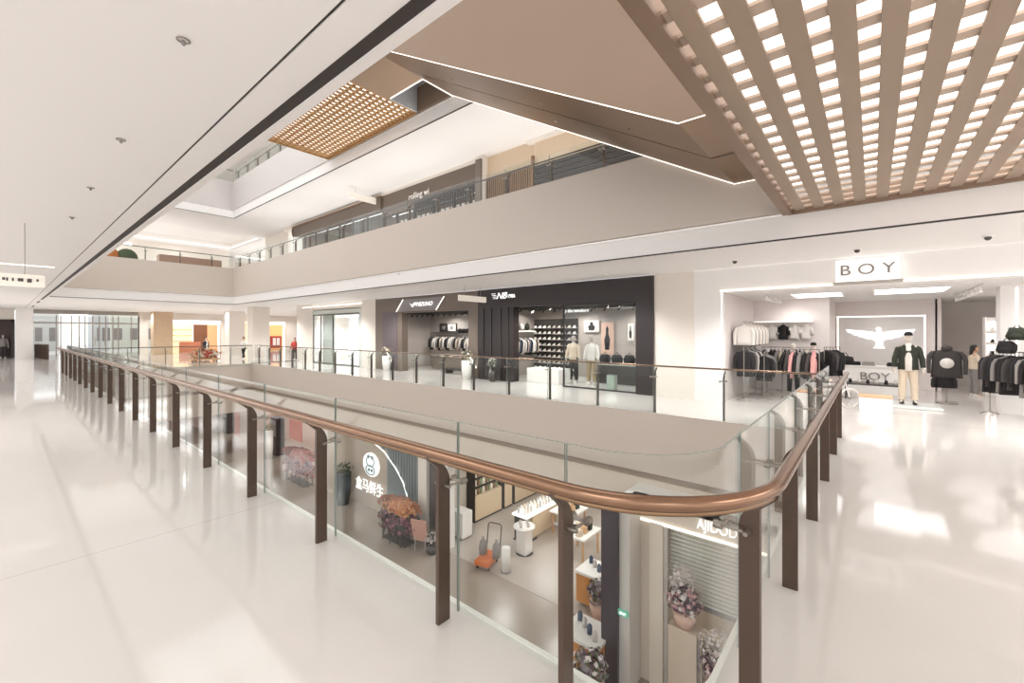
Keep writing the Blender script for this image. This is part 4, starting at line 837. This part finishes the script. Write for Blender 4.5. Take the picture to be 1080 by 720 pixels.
# ceiling fittings of the near walkway
for i, (y, s_) in enumerate(((3.18, 'nearest and largest'), (5.26, 'second from the camera end'), (7.3, 'third from the camera end'), (9.41, 'fourth and smallest'))):
    t = thing('ceiling_spotlight', 'small ring spotlight in the near walkway ceiling, %s' % s_, 'ceiling light', (.71, y, 3.71))
    b_ = MB(); b_.tube([(.032*math.cos(2*PI*k/16), .032*math.sin(2*PI*k/16), -.003) for k in range(17)], .005, 6, cap=False); b_.build('ring', M_steel, t); MB().ell((.0, .0, -.02), (.012, .012, .018)).build('head', M_grey, t)
for i, (px, py, s_) in enumerate(((420, 270, 'mid way along'), (560, 268, 'above the black shop'), (640, 270, 'above the right of the black shop'), (350, 300, 'near the distant corner'))):
    p = onz(px, py+18, 3.71); t = thing('smoke_detector', 'tiny white ceiling detector over the corridor, %s' % s_, 'detector', (p[0], p[1], 3.71)); MB().cyl(0, 0, -.04, 0, .05, 12).build('cap', M_wt, t)
# people in the hall
def walker(label, px, py, rz, h_, **k):
    p = onz(px, py); return figure('person', label, (p[0], p[1], 0), rz, h_, stride=.14, **k)
walker('person with black hair in black and white clothes walking beside red display goods', 217, 379, R(-60), 1.6, top=M_cblk, bottom=M_cblk, hair=M_hair, inner=M_cwht)
walker('person in white shirt and black trousers walking past the pale columns', 257, 378.5, R(200), 1.6, top=M_cwht, bottom=M_cblk, hair=M_hair)
walker('person in red top standing near the orange shop', 311, 380, R(-120), 1.55, top=M_cred, bottom=M_cchar, hair=M_hair, long_hair=True)
p = onz(216, 381); t = thing('display_cart', 'red and tan goods heaped on a low cart beside the walking person', 'cart', (p[0], p[1], 0)); b_ = MB(); foliage(b_, (0, 0, .45), (.9, .5, .4), 300, .22, [0, 1, 2], seed=4); b_.build('goods', [M_cred, M_wood, M_ccrm], t); MB().box(-.8, .8, -.4, .4, .1, .2).build('tray', M_wood, t)
for x in (-.6, .6):
    for y in (-.3, .3): MB().ell((x, y, .06), (.06, .03, .06)).build('wheel', M_dsteel, t)
# ================= lower level seen through the glass
LZ = -5.75
M_sage = mat('grey_beige_logo_wall', '#b3a495', .5)
# logo wall
bx('wall_lower_logo', M_sage, (10.45, 10.6, Y12(440, 10.4), Y12(353, 10.4), LZ, -2.62))
bx('wall_lower_dark', mat('grey_green_slats', '#6f7a7c', .5, var=.12, scale=10), (10.42, 10.6, Y12(443, 10.4), Y12(408, 10.4), LZ, -2.62), (10.6, 10.7, 14.2, 19, LZ, -2.4))
bx('wall_lower_pilaster', M_wallb, (10.2, 10.6, Y12(452, 10.3), Y12(443, 10.3), LZ, -2.62), (10.2, 10.6, Y12(348, 10.3), Y12(340, 10.3), LZ, -2.62))
bx('wall_lower_door', mat('dark_panel', '#4a4340', .5), (10.3, 10.5, Y12(466, 10.3), Y12(453, 10.3), LZ, -2.62))
bx('wall_lower_pilaster_2', M_white, (10.15, 10.5, Y12(473, 10.2), Y12(466, 10.2), LZ, -2.62))
def at10(px, py, x=10.38): return Vector(onx(px, py, x))
t = thing('shop_sign', 'round white hippo logo and four white characters on the beige curved wall', 'sign', tuple(at10(391, 490)))
dz = MB().loft([(0, 0, 0, .52, .62), (0, 0, .05, .52, .62)], 28).xf(Matrix.Rotation(R(90), 4, 'Y')).build('disc', mat('logo_disc', '#ffffff', .4, emit='#ffffff', es=.7), t)
lg = MB()
def ringp(cy, cz, ry, rz_, a0=0, a1=360, r=.028): lg.tube([(-.03, cy+ry*math.cos(R(a0+(a1-a0)*k/14)), cz+rz_*math.sin(R(a0+(a1-a0)*k/14))) for k in range(15)], r, 5)
ringp(0, .15, .3, .22); ringp(.15, .34, .06, .06); ringp(-.15, .34, .06, .06); ringp(0, -.22, .34, .2); ringp(.1, -.22, .05, .05); ringp(-.12, -.22, .05, .05)
lg.build('hippo_mark', mat('logo_blue_grey', '#8fa0a6', .5), t)
text('盒马鲜生', .62, (-.02, .1, -1.02), M_lit, t, sx=.9)
arcp = []
for (px, py) in ((353, 452), (372, 454), (390, 463), (405, 476), (417, 493), (425, 508), (430, 525), (432, 545)): arcp.append(at10(px, py))
ar = tag(MB().tube(arcp, .03, 6).build('neon_arc', M_lit), 'thin glowing arc over the round hippo logo', 'light')
# dark beige of the wall outside the arc: slatted grey-green panel
sl = MB()
for i in range(14):
    yy = Y12(441, 10.4)+i*.18
    ztop = -2.62; k = min(range(len(arcp)), key=lambda j: abs(arcp[j].y-yy)); sl.box(10.37, 10.41, yy, yy+.1, max(arcp[k].z+.08, LZ), ztop)
tag(sl.build('wall_cladding', mat('slat_grey', '#7d878a', .5)), 'grey green vertical slats beyond the glowing arc', 'wall panel')
# flower table
def flower_mass(label, c, hx, hy, hh, top, skirt, n=700):
    t = thing('flower_display', label, 'flower display', c); MB().box(-hx*.5, hx*.5, -hy*.6, hy*.6, 0, .04).build('base', M_dark, t)
    b = MB()
    for i in range(10):
        a = 2*PI*i/10; b.tube([(hx*.8*math.cos(a), hy*.8*math.sin(a), 0), (hx*.6*math.cos(a), hy*.6*math.sin(a), hh*.6)], .02, 5)
    b.build('stand', M_dark, t)
    f = MB(); foliage(f, (0, 0, hh*.55), (hx, hy, hh*.42), n, .16, [0, 1, 2], seed=3); f.build('skirt_flowers', skirt, t)
    f = MB(); foliage(f, (0, 0, hh*.95), (hx*1.02, hy*1.02, hh*.16), n, .15, [0, 0, 1], up=.8, seed=5); f.build('top_flowers', top, t); return t
M_or = mat('orange_petals', '#c4713a', .6); M_or2 = mat('pale_orange_petals', '#d49a66', .6); M_pu = mat('purple_petals', '#6e3444', .7); M_pu2 = mat('mauve_petals', '#a06a76', .7); M_pu3 = mat('dark_leaf', '#34382c')
flower_mass('large flower display with orange top and purple skirt before the logo wall', (9.5, 13.45, LZ), .5, 1.15, 1.35, [M_or, M_or2], [M_pu, M_pu2, M_pu3], 900)
t = planter('grey pot of pale flowers and pink wrap beside the orange flower display', 9.7, 11.75, .35, flowers=mat('mauve_white', '#c9bcc0', .6), potm=M_dsteel, r=.25); t.location.z = LZ
t = thing('menu_board', 'tilted pink board leaning beside the orange flower display', 'board', (9.45, 12.15, LZ), R(20)); MB().obox((0, 0, .75), (.02, .3, .42), (0, R(-15), 0)).build('panel', mat('pale_pink_board', '#cf9f90', .5), t)
for y in (-.2, .2): MB().tube([(0, y, 0), (.05, y, .5)], .015, 5).build('leg', M_lgrey, t)
# dark tree-like plant left of the logo
t = planter('tall dark green plant in a black pot before the left end of the logo wall', 9.9, Y12(362, 9.9), 1.4, flowers=mat('leaf_green', '#4c5a40'), potm=mat('blue_black', '#37444a', .4), r=.35); t.location.z = LZ
# interior of the grocery: cabinets along the wall, floor at the same level
bx('wall_lower_grocery', mat('warm_white_low', '#d8cbbd', .5), (10.6, 19, 12.75, 12.9, LZ, -2.3), (17.5, 17.7, 4.4, 12.8, LZ, -2.3), (10.45, 17.6, 4.4, 4.5, LZ, -2.3))
cabm = mat('cream_cabinet', '#d9c4a6', .5)
for i, (x0, x1, s_) in enumerate(((12.3, 13.9, 'nearest the entrance'), (14.1, 14.6, 'the narrow middle one'), (14.8, 16.6, 'the furthest along the wall'))):
    t = thing('shelf_cabinet', 'cream cabinet with goods on open shelves along the grocery wall, %s' % s_, 'cabinet', (x0, 12.25, LZ)); W_ = x1-x0
    MB().box(0, W_, 0, .45, .08, 1.05).build('body', cabm, t); MB().box(0, W_, .02, .45, 0, .08).build('plinth', M_dark, t); MB().box(-.03, .0, 0, .48, 0, 2.9).box(W_, W_+.03, 0, .48, 0, 2.9).box(0, W_, .44, .48, 1.05, 2.9).build('frame', M_dark, t)
    for k in range(5): MB().box(0, W_, .1, .44, 1.05+.36*k, 1.08+.36*k).build('shelf_board', cabm, t)
    gm = [mat('jar_white', '#efe6d8', .4), mat('jar_brown', '#8a6a4c', .4), mat('jar_green', '#8f9a6c', .4)]
    k = 0
    for r_ in range(4):
        x = .1
        while x < W_-.1:
            tag(MB().cyl(0, 0, 0, .2, .055, 10).cyl(0, 0, .2, .23, .045, 10).build('jar', gm[k % 3], loc=(x0+x, 12.35, LZ+1.08+.36*r_)), '%s jar on the shelves of the cream cabinet %s' % (('white', 'brown', 'green')[k % 3], s_), 'jar', 'jars on the cream cabinet, '+s_); x += .16; k += 1
t = thing('reception_desk', 'white block desk at the grocery entrance', 'desk', (11.15, 11.65, LZ)); MB().box(-.22, .3, -.1, .55, .06, 1.0).build('body', M_wt, t, bevel=.02); MB().box(-.18, .26, -.06, .5, 0, .06).build('plinth', M_grey, t)
t = thing('pillar_display', 'pale rounded screen column behind the white block desk', 'display', (11.05, 12.9-.45, LZ)); MB().cyl(0, 0, 0, 2.6, .25, 18).build('body', M_lgrey, t); MB().box(-.3, -.25, -.2, .2, 1.2, 2.2).build('screen', M_cwht, t)
# cart
t = thing('hand_cart', 'orange-based hand cart with dark loop handle and two grey sacks', 'cart', (10.35, 9.75, LZ), R(15))
MB().box(-.42, .42, -.27, .27, .14, .3).build('deck', mat('orange_plastic', '#d0703a', .4), t, bevel=.03)
MB().tube([(.4, -.25, .2), (.55, -.25, 1.1), (.56, -.18, 1.16), (.56, .18, 1.16), (.55, .25, 1.1), (.4, .25, .2)], .02, 8).build('handle', M_dsteel, t)
for x in (-.3, .3):
    for y in (-.2, .2): MB().ell((x, y, .07), (.07, .03, .07)).build('wheel', M_dsteel, t)
for i, y in enumerate((-.14, .14)):
    o = tag(MB().loft([(0, 0, 0, .15, .12), (0, 0, .25, .16, .13), (0, 0, .42, .12, .1), (0, 0, .5, .03, .03), (0, 0, .56, .05, .04)], 12).build('sack', M_cblu if 0 else M_cgry, loc=(10.48-.1*i, 9.75+y*1.8-.03, LZ+.3)), ['grey sack on the orange cart, the one nearer the white bollard', 'grey sack on the orange cart, the one nearer the desk'][i], 'sack')
t = thing('bollard', 'white rounded stand in front of the orange cart', 'stand', (10.45, 9.02, LZ)); MB().cyl(0, 0, .05, .78, .14, 20).build('body', M_wt, t); MB().cyl(0, 0, 0, .05, .17, 20).build('base', M_grey, t)
# tables
t = thing('display_table', 'long white-topped display table with bright goods inside the grocery', 'table', (12.9, 9.9, LZ), R(0))
MB().box(-.7, 1.6, -.35, .35, .92, 1.0).build('tabletop', mat('glowing_top', '#ffffff', .3, emit='#ffffff', es=.5), t, bevel=.01); MB().box(-.2, 1.4, -.25, .25, .06, .92).build('body', cabm, t); MB().box(-.6, -.55, -.3, .3, 0, .92).build('leg', M_dark, t); MB().box(-.65, .0, -.33, -.27, 0, .04).box(-.65, -.55, -.33, .33, 0, .04).build('foot', M_dark, t)  # tabletop brightness is put in as emission, it is no lamp
rnd = random.Random(5)
for i in range(22): tag(MB().cyl(0, 0, 0, rnd.uniform(.08, .22), .05, 10).ell((0, 0, .1), (.04, .04, .14), 8, 6).build('bottle', [M_wt, M_lgrey, M_ccrm][i % 3], loc=(12.35+.19*(i//2), 9.75+.3*(i % 2), LZ+1.0)), '%s bottle on the long white display table' % ('white', 'pale grey', 'cream')[i % 3], 'bottle', 'bottles on the long white table')
t = thing('round_table', 'small round white table before the long display table', 'table', (11.75, 9.3, LZ)); MB().cyl(0, 0, .9, .95, .38, 28).build('tabletop', M_wt, t); MB().box(-.2, .2, -.2, .2, .03, .9).build('pedestal', M_wt, t); MB().cyl(0, 0, 0, .03, .3, 20).build('base', M_dark, t)
for i in range(4): tag(MB().cyl(0, 0, 0, .12, .05, 10).cyl(0, 0, .12, .15, .03, 10).build('jar', M_lgrey, loc=(11.75+.18*math.cos(i*1.57), 9.3+.18*math.sin(i*1.57), LZ+.95)), 'pale jar on the small round white table', 'jar', 'jars on the round table')
# boxes with plants, twice
def box_stand(x, y, lab, k):
    t = thing('crate_stand', 'orange crate stand with white top %s' % lab, 'crate', (x, y, LZ)); MB().box(-.4, .4, -.45, .45, .1, .9).build('body', mat('crate_orange', '#c98a4a', .5), t); MB().box(-.43, .43, -.48, .48, .9, .97).build('top', M_wt, t); MB().ell((-.405, 0, .6), (.012, .07, .08)).build('mark', M_dark, t)
    for j in range(4): tag(MB().cyl(0, 0, 0, .16, .06, 10).ell((0, 0, .16), (.05, .05, .06), 8, 6).build('jar', [M_lgrey, M_cblu][j % 2], loc=(x-.2+.13*j, y-.3+.2*j, LZ+.97)), '%s jar on the orange crate stand %s' % (('pale', 'blue grey')[j % 2], lab), 'jar', 'jars on the crate stand '+lab)
    p = thing('flower_bouquet', 'mauve and white flower bouquet beside the orange crate stand %s' % lab, 'flowers', (x-.75, y-.5, LZ)); MB().loft([(0, 0, 0, .1, .1), (0, 0, .35, .25, .25), (0, 0, .6, .3, .3)], 14).build('wrap', mat('pink_wrap', '#d3b0a0', .6), p)
    b = MB(); foliage(b, (0, 0, .85), (.38, .38, .35), 320, .12, [0, 1, 2, 3], seed=k); b.build('blooms', [mat('bloom_grey', '#8f8488', .6), mat('bloom_white', '#d9d0cf', .6), mat('bloom_plum', '#5e4450', .6), mat('bloom_green', '#5d6248', .6)], p)
pz = onz(621, 640, LZ); box_stand(pz[0]+.3, pz[1]-.1, 'close behind the dark pillar', 1)
t = None
pz = onz(617, 712, LZ); box_stand(pz[0]+.1, pz[1], 'closest to the pillar base', 2)
for i, (px, py, s_) in enumerate(((612, 585, 'the larger'), (600, 560, 'the smaller'))):
    pz = onz(px, py, LZ); t = thing('display_table', 'pale goods table deep in the grocery behind the crates, %s' % s_, 'table', (pz[0], pz[1], LZ)); MB().box(-.6, .6, -.5, .5, .8, .86).build('tabletop', M_wt, t)
    for a in (-.5, .5):
        for b_ in (-.4, .4): MB().box(a-.03, a+.03, b_-.03, b_+.03, 0, .8).build('leg', M_wood, t)
    for j in range(6): tag(MB().box(-.1, .1, -.08, .08, 0, .2).box(-.06, .06, -.05, .05, .2, .23).build('box', [M_ccrm, M_cgrn, M_wood][j % 3], loc=(pz[0]-.4+.16*j, pz[1]-.2+.3*(j % 2), LZ+.86)), '%s box on the pale goods table, %s' % (('cream', 'dark green', 'tan')[j % 3], s_), 'box', 'boxes on goods table, '+s_)
# dark pillar and pale neighbour with exit sign
bx('column_6', mat('aubergine_pillar', '#3a2f38', .35, var=.08), (8.5, 8.95, Y12(651, 8.5), Y12(634, 8.5), LZ, -1.9))
bx('column_7', mat('pale_grey_pilaster', '#cfc9c4', .4), (8.6, 9.3, Y12(664, 8.6), Y12(652, 8.6), LZ, -1.9))
p = onx(656, 646, 8.55); t = thing('exit_sign', 'small green exit sign on the pale pilaster beside the dark pillar', 'sign', p); MB().box(-.02, .03, -.14, .16, -.06, .06).build('sign_box', mat('exit_green', '#5f9c84', .4, emit='#6fb89a', es=.4), t); text('EXIT', .07, (-.025, -.03, 0), M_lit, t); MB().prism([(.14, .0), (.10, .03), (.10, -.03)], -.03, -.02, 'x').build('arrow', M_lit, t)
# jewellery shop (right)
ax = 9.2
bx('wall_lower_shop', mat('shop_band', '#d8ccbf', .5), (ax, 9.5, -2, Y12(664, ax), -2.2, -1.75), (ax, 9.5, Y12(700, ax), Y12(664, ax), LZ, -2.2))
bx('wall_lower_jamb', mat('cream_jamb', '#e8ddd0', .4), (ax-.06, 9.5, Y12(700, ax), Y12(686, ax), LZ, -2.2))
bx('ceiling_lower_shop', M_ceil, (9.2, 12, -3, 4.4, -1.85, -1.75))
bx('trim_60', M_led, (ax-.05, ax, -2, Y12(664, ax), -2.22, -2.18))
p = onx(761, 559, ax-.03)
t = thing('shop_sign', 'white lit AJIDODO lettering above the shop window with blinds', 'sign', p); text('AJIDODO', .30, (-.01, 0, 0), M_lit, t, sx=.72)
bx('wall_lower_shop_back', mat('beige_low', '#c9b8a6', .5), (11.4, 11.5, -3, 4.2, LZ, -1.8), (9.5, 11.5, Y12(700, ax), Y12(700, ax)+.1, LZ, -1.8))
t = thing('window_blind', 'wide grey venetian blind behind the glass of the lettered shop', 'blind', (0, 0, 0))
v = MB(); y0, y1 = -.5, Y12(702, ax)-.05
for i in range(17): v.box(ax+.15, ax+.19, y0, y1, -2.3-.085*i, -2.35-.085*i)
v.build('slats', M_wt, t); MB().box(ax+.13, ax+.22, y0, y1, -3.80, -3.72).build('bottom_rail', M_grey, t)
t = thing('shop_window', 'pale framed shop window under the lit lettering', 'window', (0, 0, 0))
MB().box(ax, ax+.012, y0, y1, LZ, -2.25).build('glass_pane', M_shopglass, t); MB().box(ax-.02, ax+.06, y1, Y12(700, ax)-.005, LZ, -2.21).box(ax-.03, ax+.06, .9, 1.0, LZ, -2.25).build('mullion', M_lgrey, t)
t = thing('display_plinth', 'beige display plinth in the lettered shop window', 'plinth', (9.9, 3.3, LZ)); MB().box(-.3, .4, -.9, .1, 0, .95).build('body', MATS['beige_low'], t)
def bouquet(lab, x, y, z, k):
    p = thing('flower_bouquet', lab, 'flowers', (x, y, z)); MB().loft([(0, 0, 0, .13, .15), (0, 0, .15, .2, .2), (0, 0, .32, .26, .24)], 14).build('wrap', mat('pink_wrap', '#d3b0a0'), p)
    b = MB(); foliage(b, (0, 0, .52), (.34, .36, .3), 420, .09, [0, 1, 1, 2], seed=k); b.build('blooms', [mat('bloom_pink', '#c99aa0', .6), mat('bloom_plum', '#5e4450'), mat('bloom_white', '#d9d0cf')], p)
    b = MB(); foliage(b, (.05, .05, .95), (.34, .32, .26), 160, .07, [0], seed=k+9); b.build('sprays', mat('bloom_white', '#d9d0cf'), p)
p = onx(722, 660, 8.9); bouquet('pink and plum bouquet in front of the lettered shop window', 8.9, p[1], p[2], 11)
t = thing('flower_stand', 'tall beige stand under the pink and plum bouquet', 'stand', (8.9, p[1], LZ)); MB().box(-.16, .2, -.28, .28, .04, p[2]-LZ).build('body', MATS['beige_low'], t, bevel=.01); MB().box(-.18, .22, -.3, .3, 0, .04).build('base', M_ccrm, t)
p = onx(757, 735, 8.7); bouquet('second pink bouquet, the lower one before the lettered shop', 8.7, p[1], p[2], 12)
t = thing('flower_stand', 'short beige stand under the second pink bouquet', 'stand', (8.7, p[1], LZ)); MB().box(-.16, .2, -.28, .28, .04, p[2]-LZ).build('body', MATS['beige_low'], t, bevel=.01); MB().box(-.18, .22, -.3, .3, 0, .04).build('base', M_ccrm, t)
t = thing('low_rail', 'slim grey rail in front of the lettered shop', 'rail', (0, 0, 0)); a_, b_ = onx(737, 676, 8.8), onx(768, 690, 8.8); MB().tube([a_, b_], .03, 8).build('rail', M_grey, t); MB().tube([a_, (a_[0], a_[1], LZ)], .025, 8).build('post', M_grey, t)
# ---- shops further left on the lower level
bx('wall_lower_left', mat('rosy_low_wall', '#c9aea0', .5), (13.2, 13.4, 18, 50, LZ, -2.3), (10.2, 10.6, Y12(262, 10.3), Y12(255, 10.3), LZ, -2.6), (10.2, 10.6, Y12(212, 10.3), Y12(200, 10.3), LZ, -2.6))
rr_ = mat('red_orange_panel', '#c8644e', .5); rp = mat('rose_panel', '#d7a293', .5)
for i, (px0, px1, z0, z1, m, s_) in enumerate(((247, 261, -5.4, -3.0, rr_, 'tall red orange poster left of the second dark post'), (305, 318, -4.2, -3.1, rr_, 'small red banner above the draped flower heap'), (222, 229, -5.6, -3.6, M_bronze_d, 'dark brown standing panel deep on the lower level'), (176, 190, -5.5, -3.0, rp, 'rose poster far along the lower level'), (150, 166, -5.5, -3.0, rp, 'faint rose poster furthest along the lower level'))):
    y1, y0 = Y12(px0, 10.8), Y12(px1, 10.8); t = thing('banner', s_, 'banner', (10.8, (y0+y1)/2, 0)); MB().box(0, .05, -(y1-y0)/2, (y1-y0)/2, z0, z1).build('panel', m, t); MB().tube([(.02, 0, z1), (.02, 0, -2.5)], .01, 5).build('cord', M_steel, t)
flower_mass('draped pink and mauve flower heap behind the tall glass seam', (9.9, 22.6, LZ), .5, 1.7, 1.5, [mat('rose_dust', '#a8665c', .7), M_cred], [M_pu2, mat('rose_dust', '#a8665c'), M_pu], 800)
for i, (px, c_, s_) in enumerate(((288, M_cblk, 'dark glass cabinet behind the draped flower heap'), (237, M_cblk, 'tall black cabinet seen between the dark posts'))):
    pz = Y12(px, 11.0); t = thing('tall_cabinet', s_, 'cabinet', (11.0, pz, LZ)); MB().box(0, .5, -.5, .5, 0, 2.3).build('body', c_, t, bevel=.01); MB().box(-.02, 0, -.45, .45, 1.2, 2.2).build('door', M_grey, t); MB().box(-.02, 0, -.45, .45, .1, 1.15).build('door', M_cchar, t)
planter('tall yellow-green plant beside the dark glass cabinet', 10.5, Y12(286, 10.5)+.3, 1.7, flowers=mat('gold_petals', '#c9a35a', .6)).location.z = LZ
figure('mannequin', 'dark mannequin on the lower level between the far posts', (11.3, Y12(212, 11.3), LZ), R(185), 1.8, skinm=M_cchar, top=M_cchar, bottom=M_cblk, cat='mannequin')
# ---------- recessed downlights: soft spots just under the ceilings
def down(x, y, z, power, r=.08, ang=165, col=(1, .985, .97)):
    l = bpy.data.lights.new('downlight', 'SPOT'); l.energy = power; l.spot_size = R(ang); l.spot_blend = .6; l.shadow_soft_size = r; l.color = col
    o = bpy.data.objects.new('downlight', l); COL.objects.link(o); o.location = (x, y, z); return o
W = 165
def panel(label, x, y, z, sx, sy, power, es=None):
    area('unseen_fill_light', (x, y, z-.02), sx, sy, power, (1, .993, .985))  # fill added out of view to brighten the walkways, no real fitting
for y in range(-5, 46, 6): panel('', -3.2, y, 3.70, 3.4, 3.0, 125)
for y in (4, 12, 22, 34): panel('', -7.5, y, 3.7, 2, 6, 50)
for x in (3, 7, 11): panel('', x, -6, 4.15, 3, 3, 150)
for y in range(-6, 31, 4): down(11.4, y, 3.68, W*3.5, .4, 130)
for x in (4, 8, 12, 16, 20):
    for y in (35, 42, 48): down(x, y, 3.68, W*2.2, .3)
# white shop, black shop, grey shop, glass shop
for x in (14.3, 16.5, 18.8):
    for y in (2, -.3, -2.4, -5): down(x, y, 3.0, 60, .6, col=(1, .97, .95))
for x, y in ((14, 7), (14, 9.5), (15.6, 7), (15.6, 9.5), (15.4, 11.6)): down(x, y, 2.94, 120, .1, col=(1, .96, .92))
for x, y in ((14, 14.5), (14, 17), (15.6, 15), (15.6, 18)): down(x, y, 2.92, 130, .1, col=(1, .96, .92))
for x, y in ((14.5, 22.5), (14.5, 25), (14.5, 28)): down(x, y, 2.9, 300, .1, col=(.95, .98, 1))
# upper storeys: unseen fill added at floor level to brighten the ceilings
UP = (R(180), 0, 0)
for zz, pw in ((5.6, 1.0), (11.14, .5)):
    for y in range(2, 32, 6): area('added_ceiling_fill', (11.4, y+1, zz), 2.4, 5, 92*pw, (1, .97, .94), UP)
    area('added_ceiling_fill', (5.5, 40, zz), 7, 14, 190*pw, (1, .97, .94), UP)
    area('added_ceiling_fill', (17, 40, zz), 7, 14, 150*pw, (1, .97, .94), UP)
for y in (38, 42): down(9.5, y, 9.9, 150)
# lower level
for y in (5.5, 8, 10.5): 
    for x in (12, 14.8): down(x, y, -2.55, 150, .4)
for y in (15, 20, 25, 30, 36): down(11.6, y, -2.55, 260, .2)
for y in (-1, 1.2, 3.2): down(10.4, y, -1.9, 90, .1)
# daylight through the roof glass
sun = bpy.data.lights.new('sky_panel', 'AREA'); sun.shape = 'RECTANGLE'; sun.size = 7; sun.size_y = 34; sun.energy = 450; sun.color = (1, .97, .94)
so = bpy.data.objects.new('sky_panel', sun); COL.objects.link(so); so.location = (6, 12, 15.6)
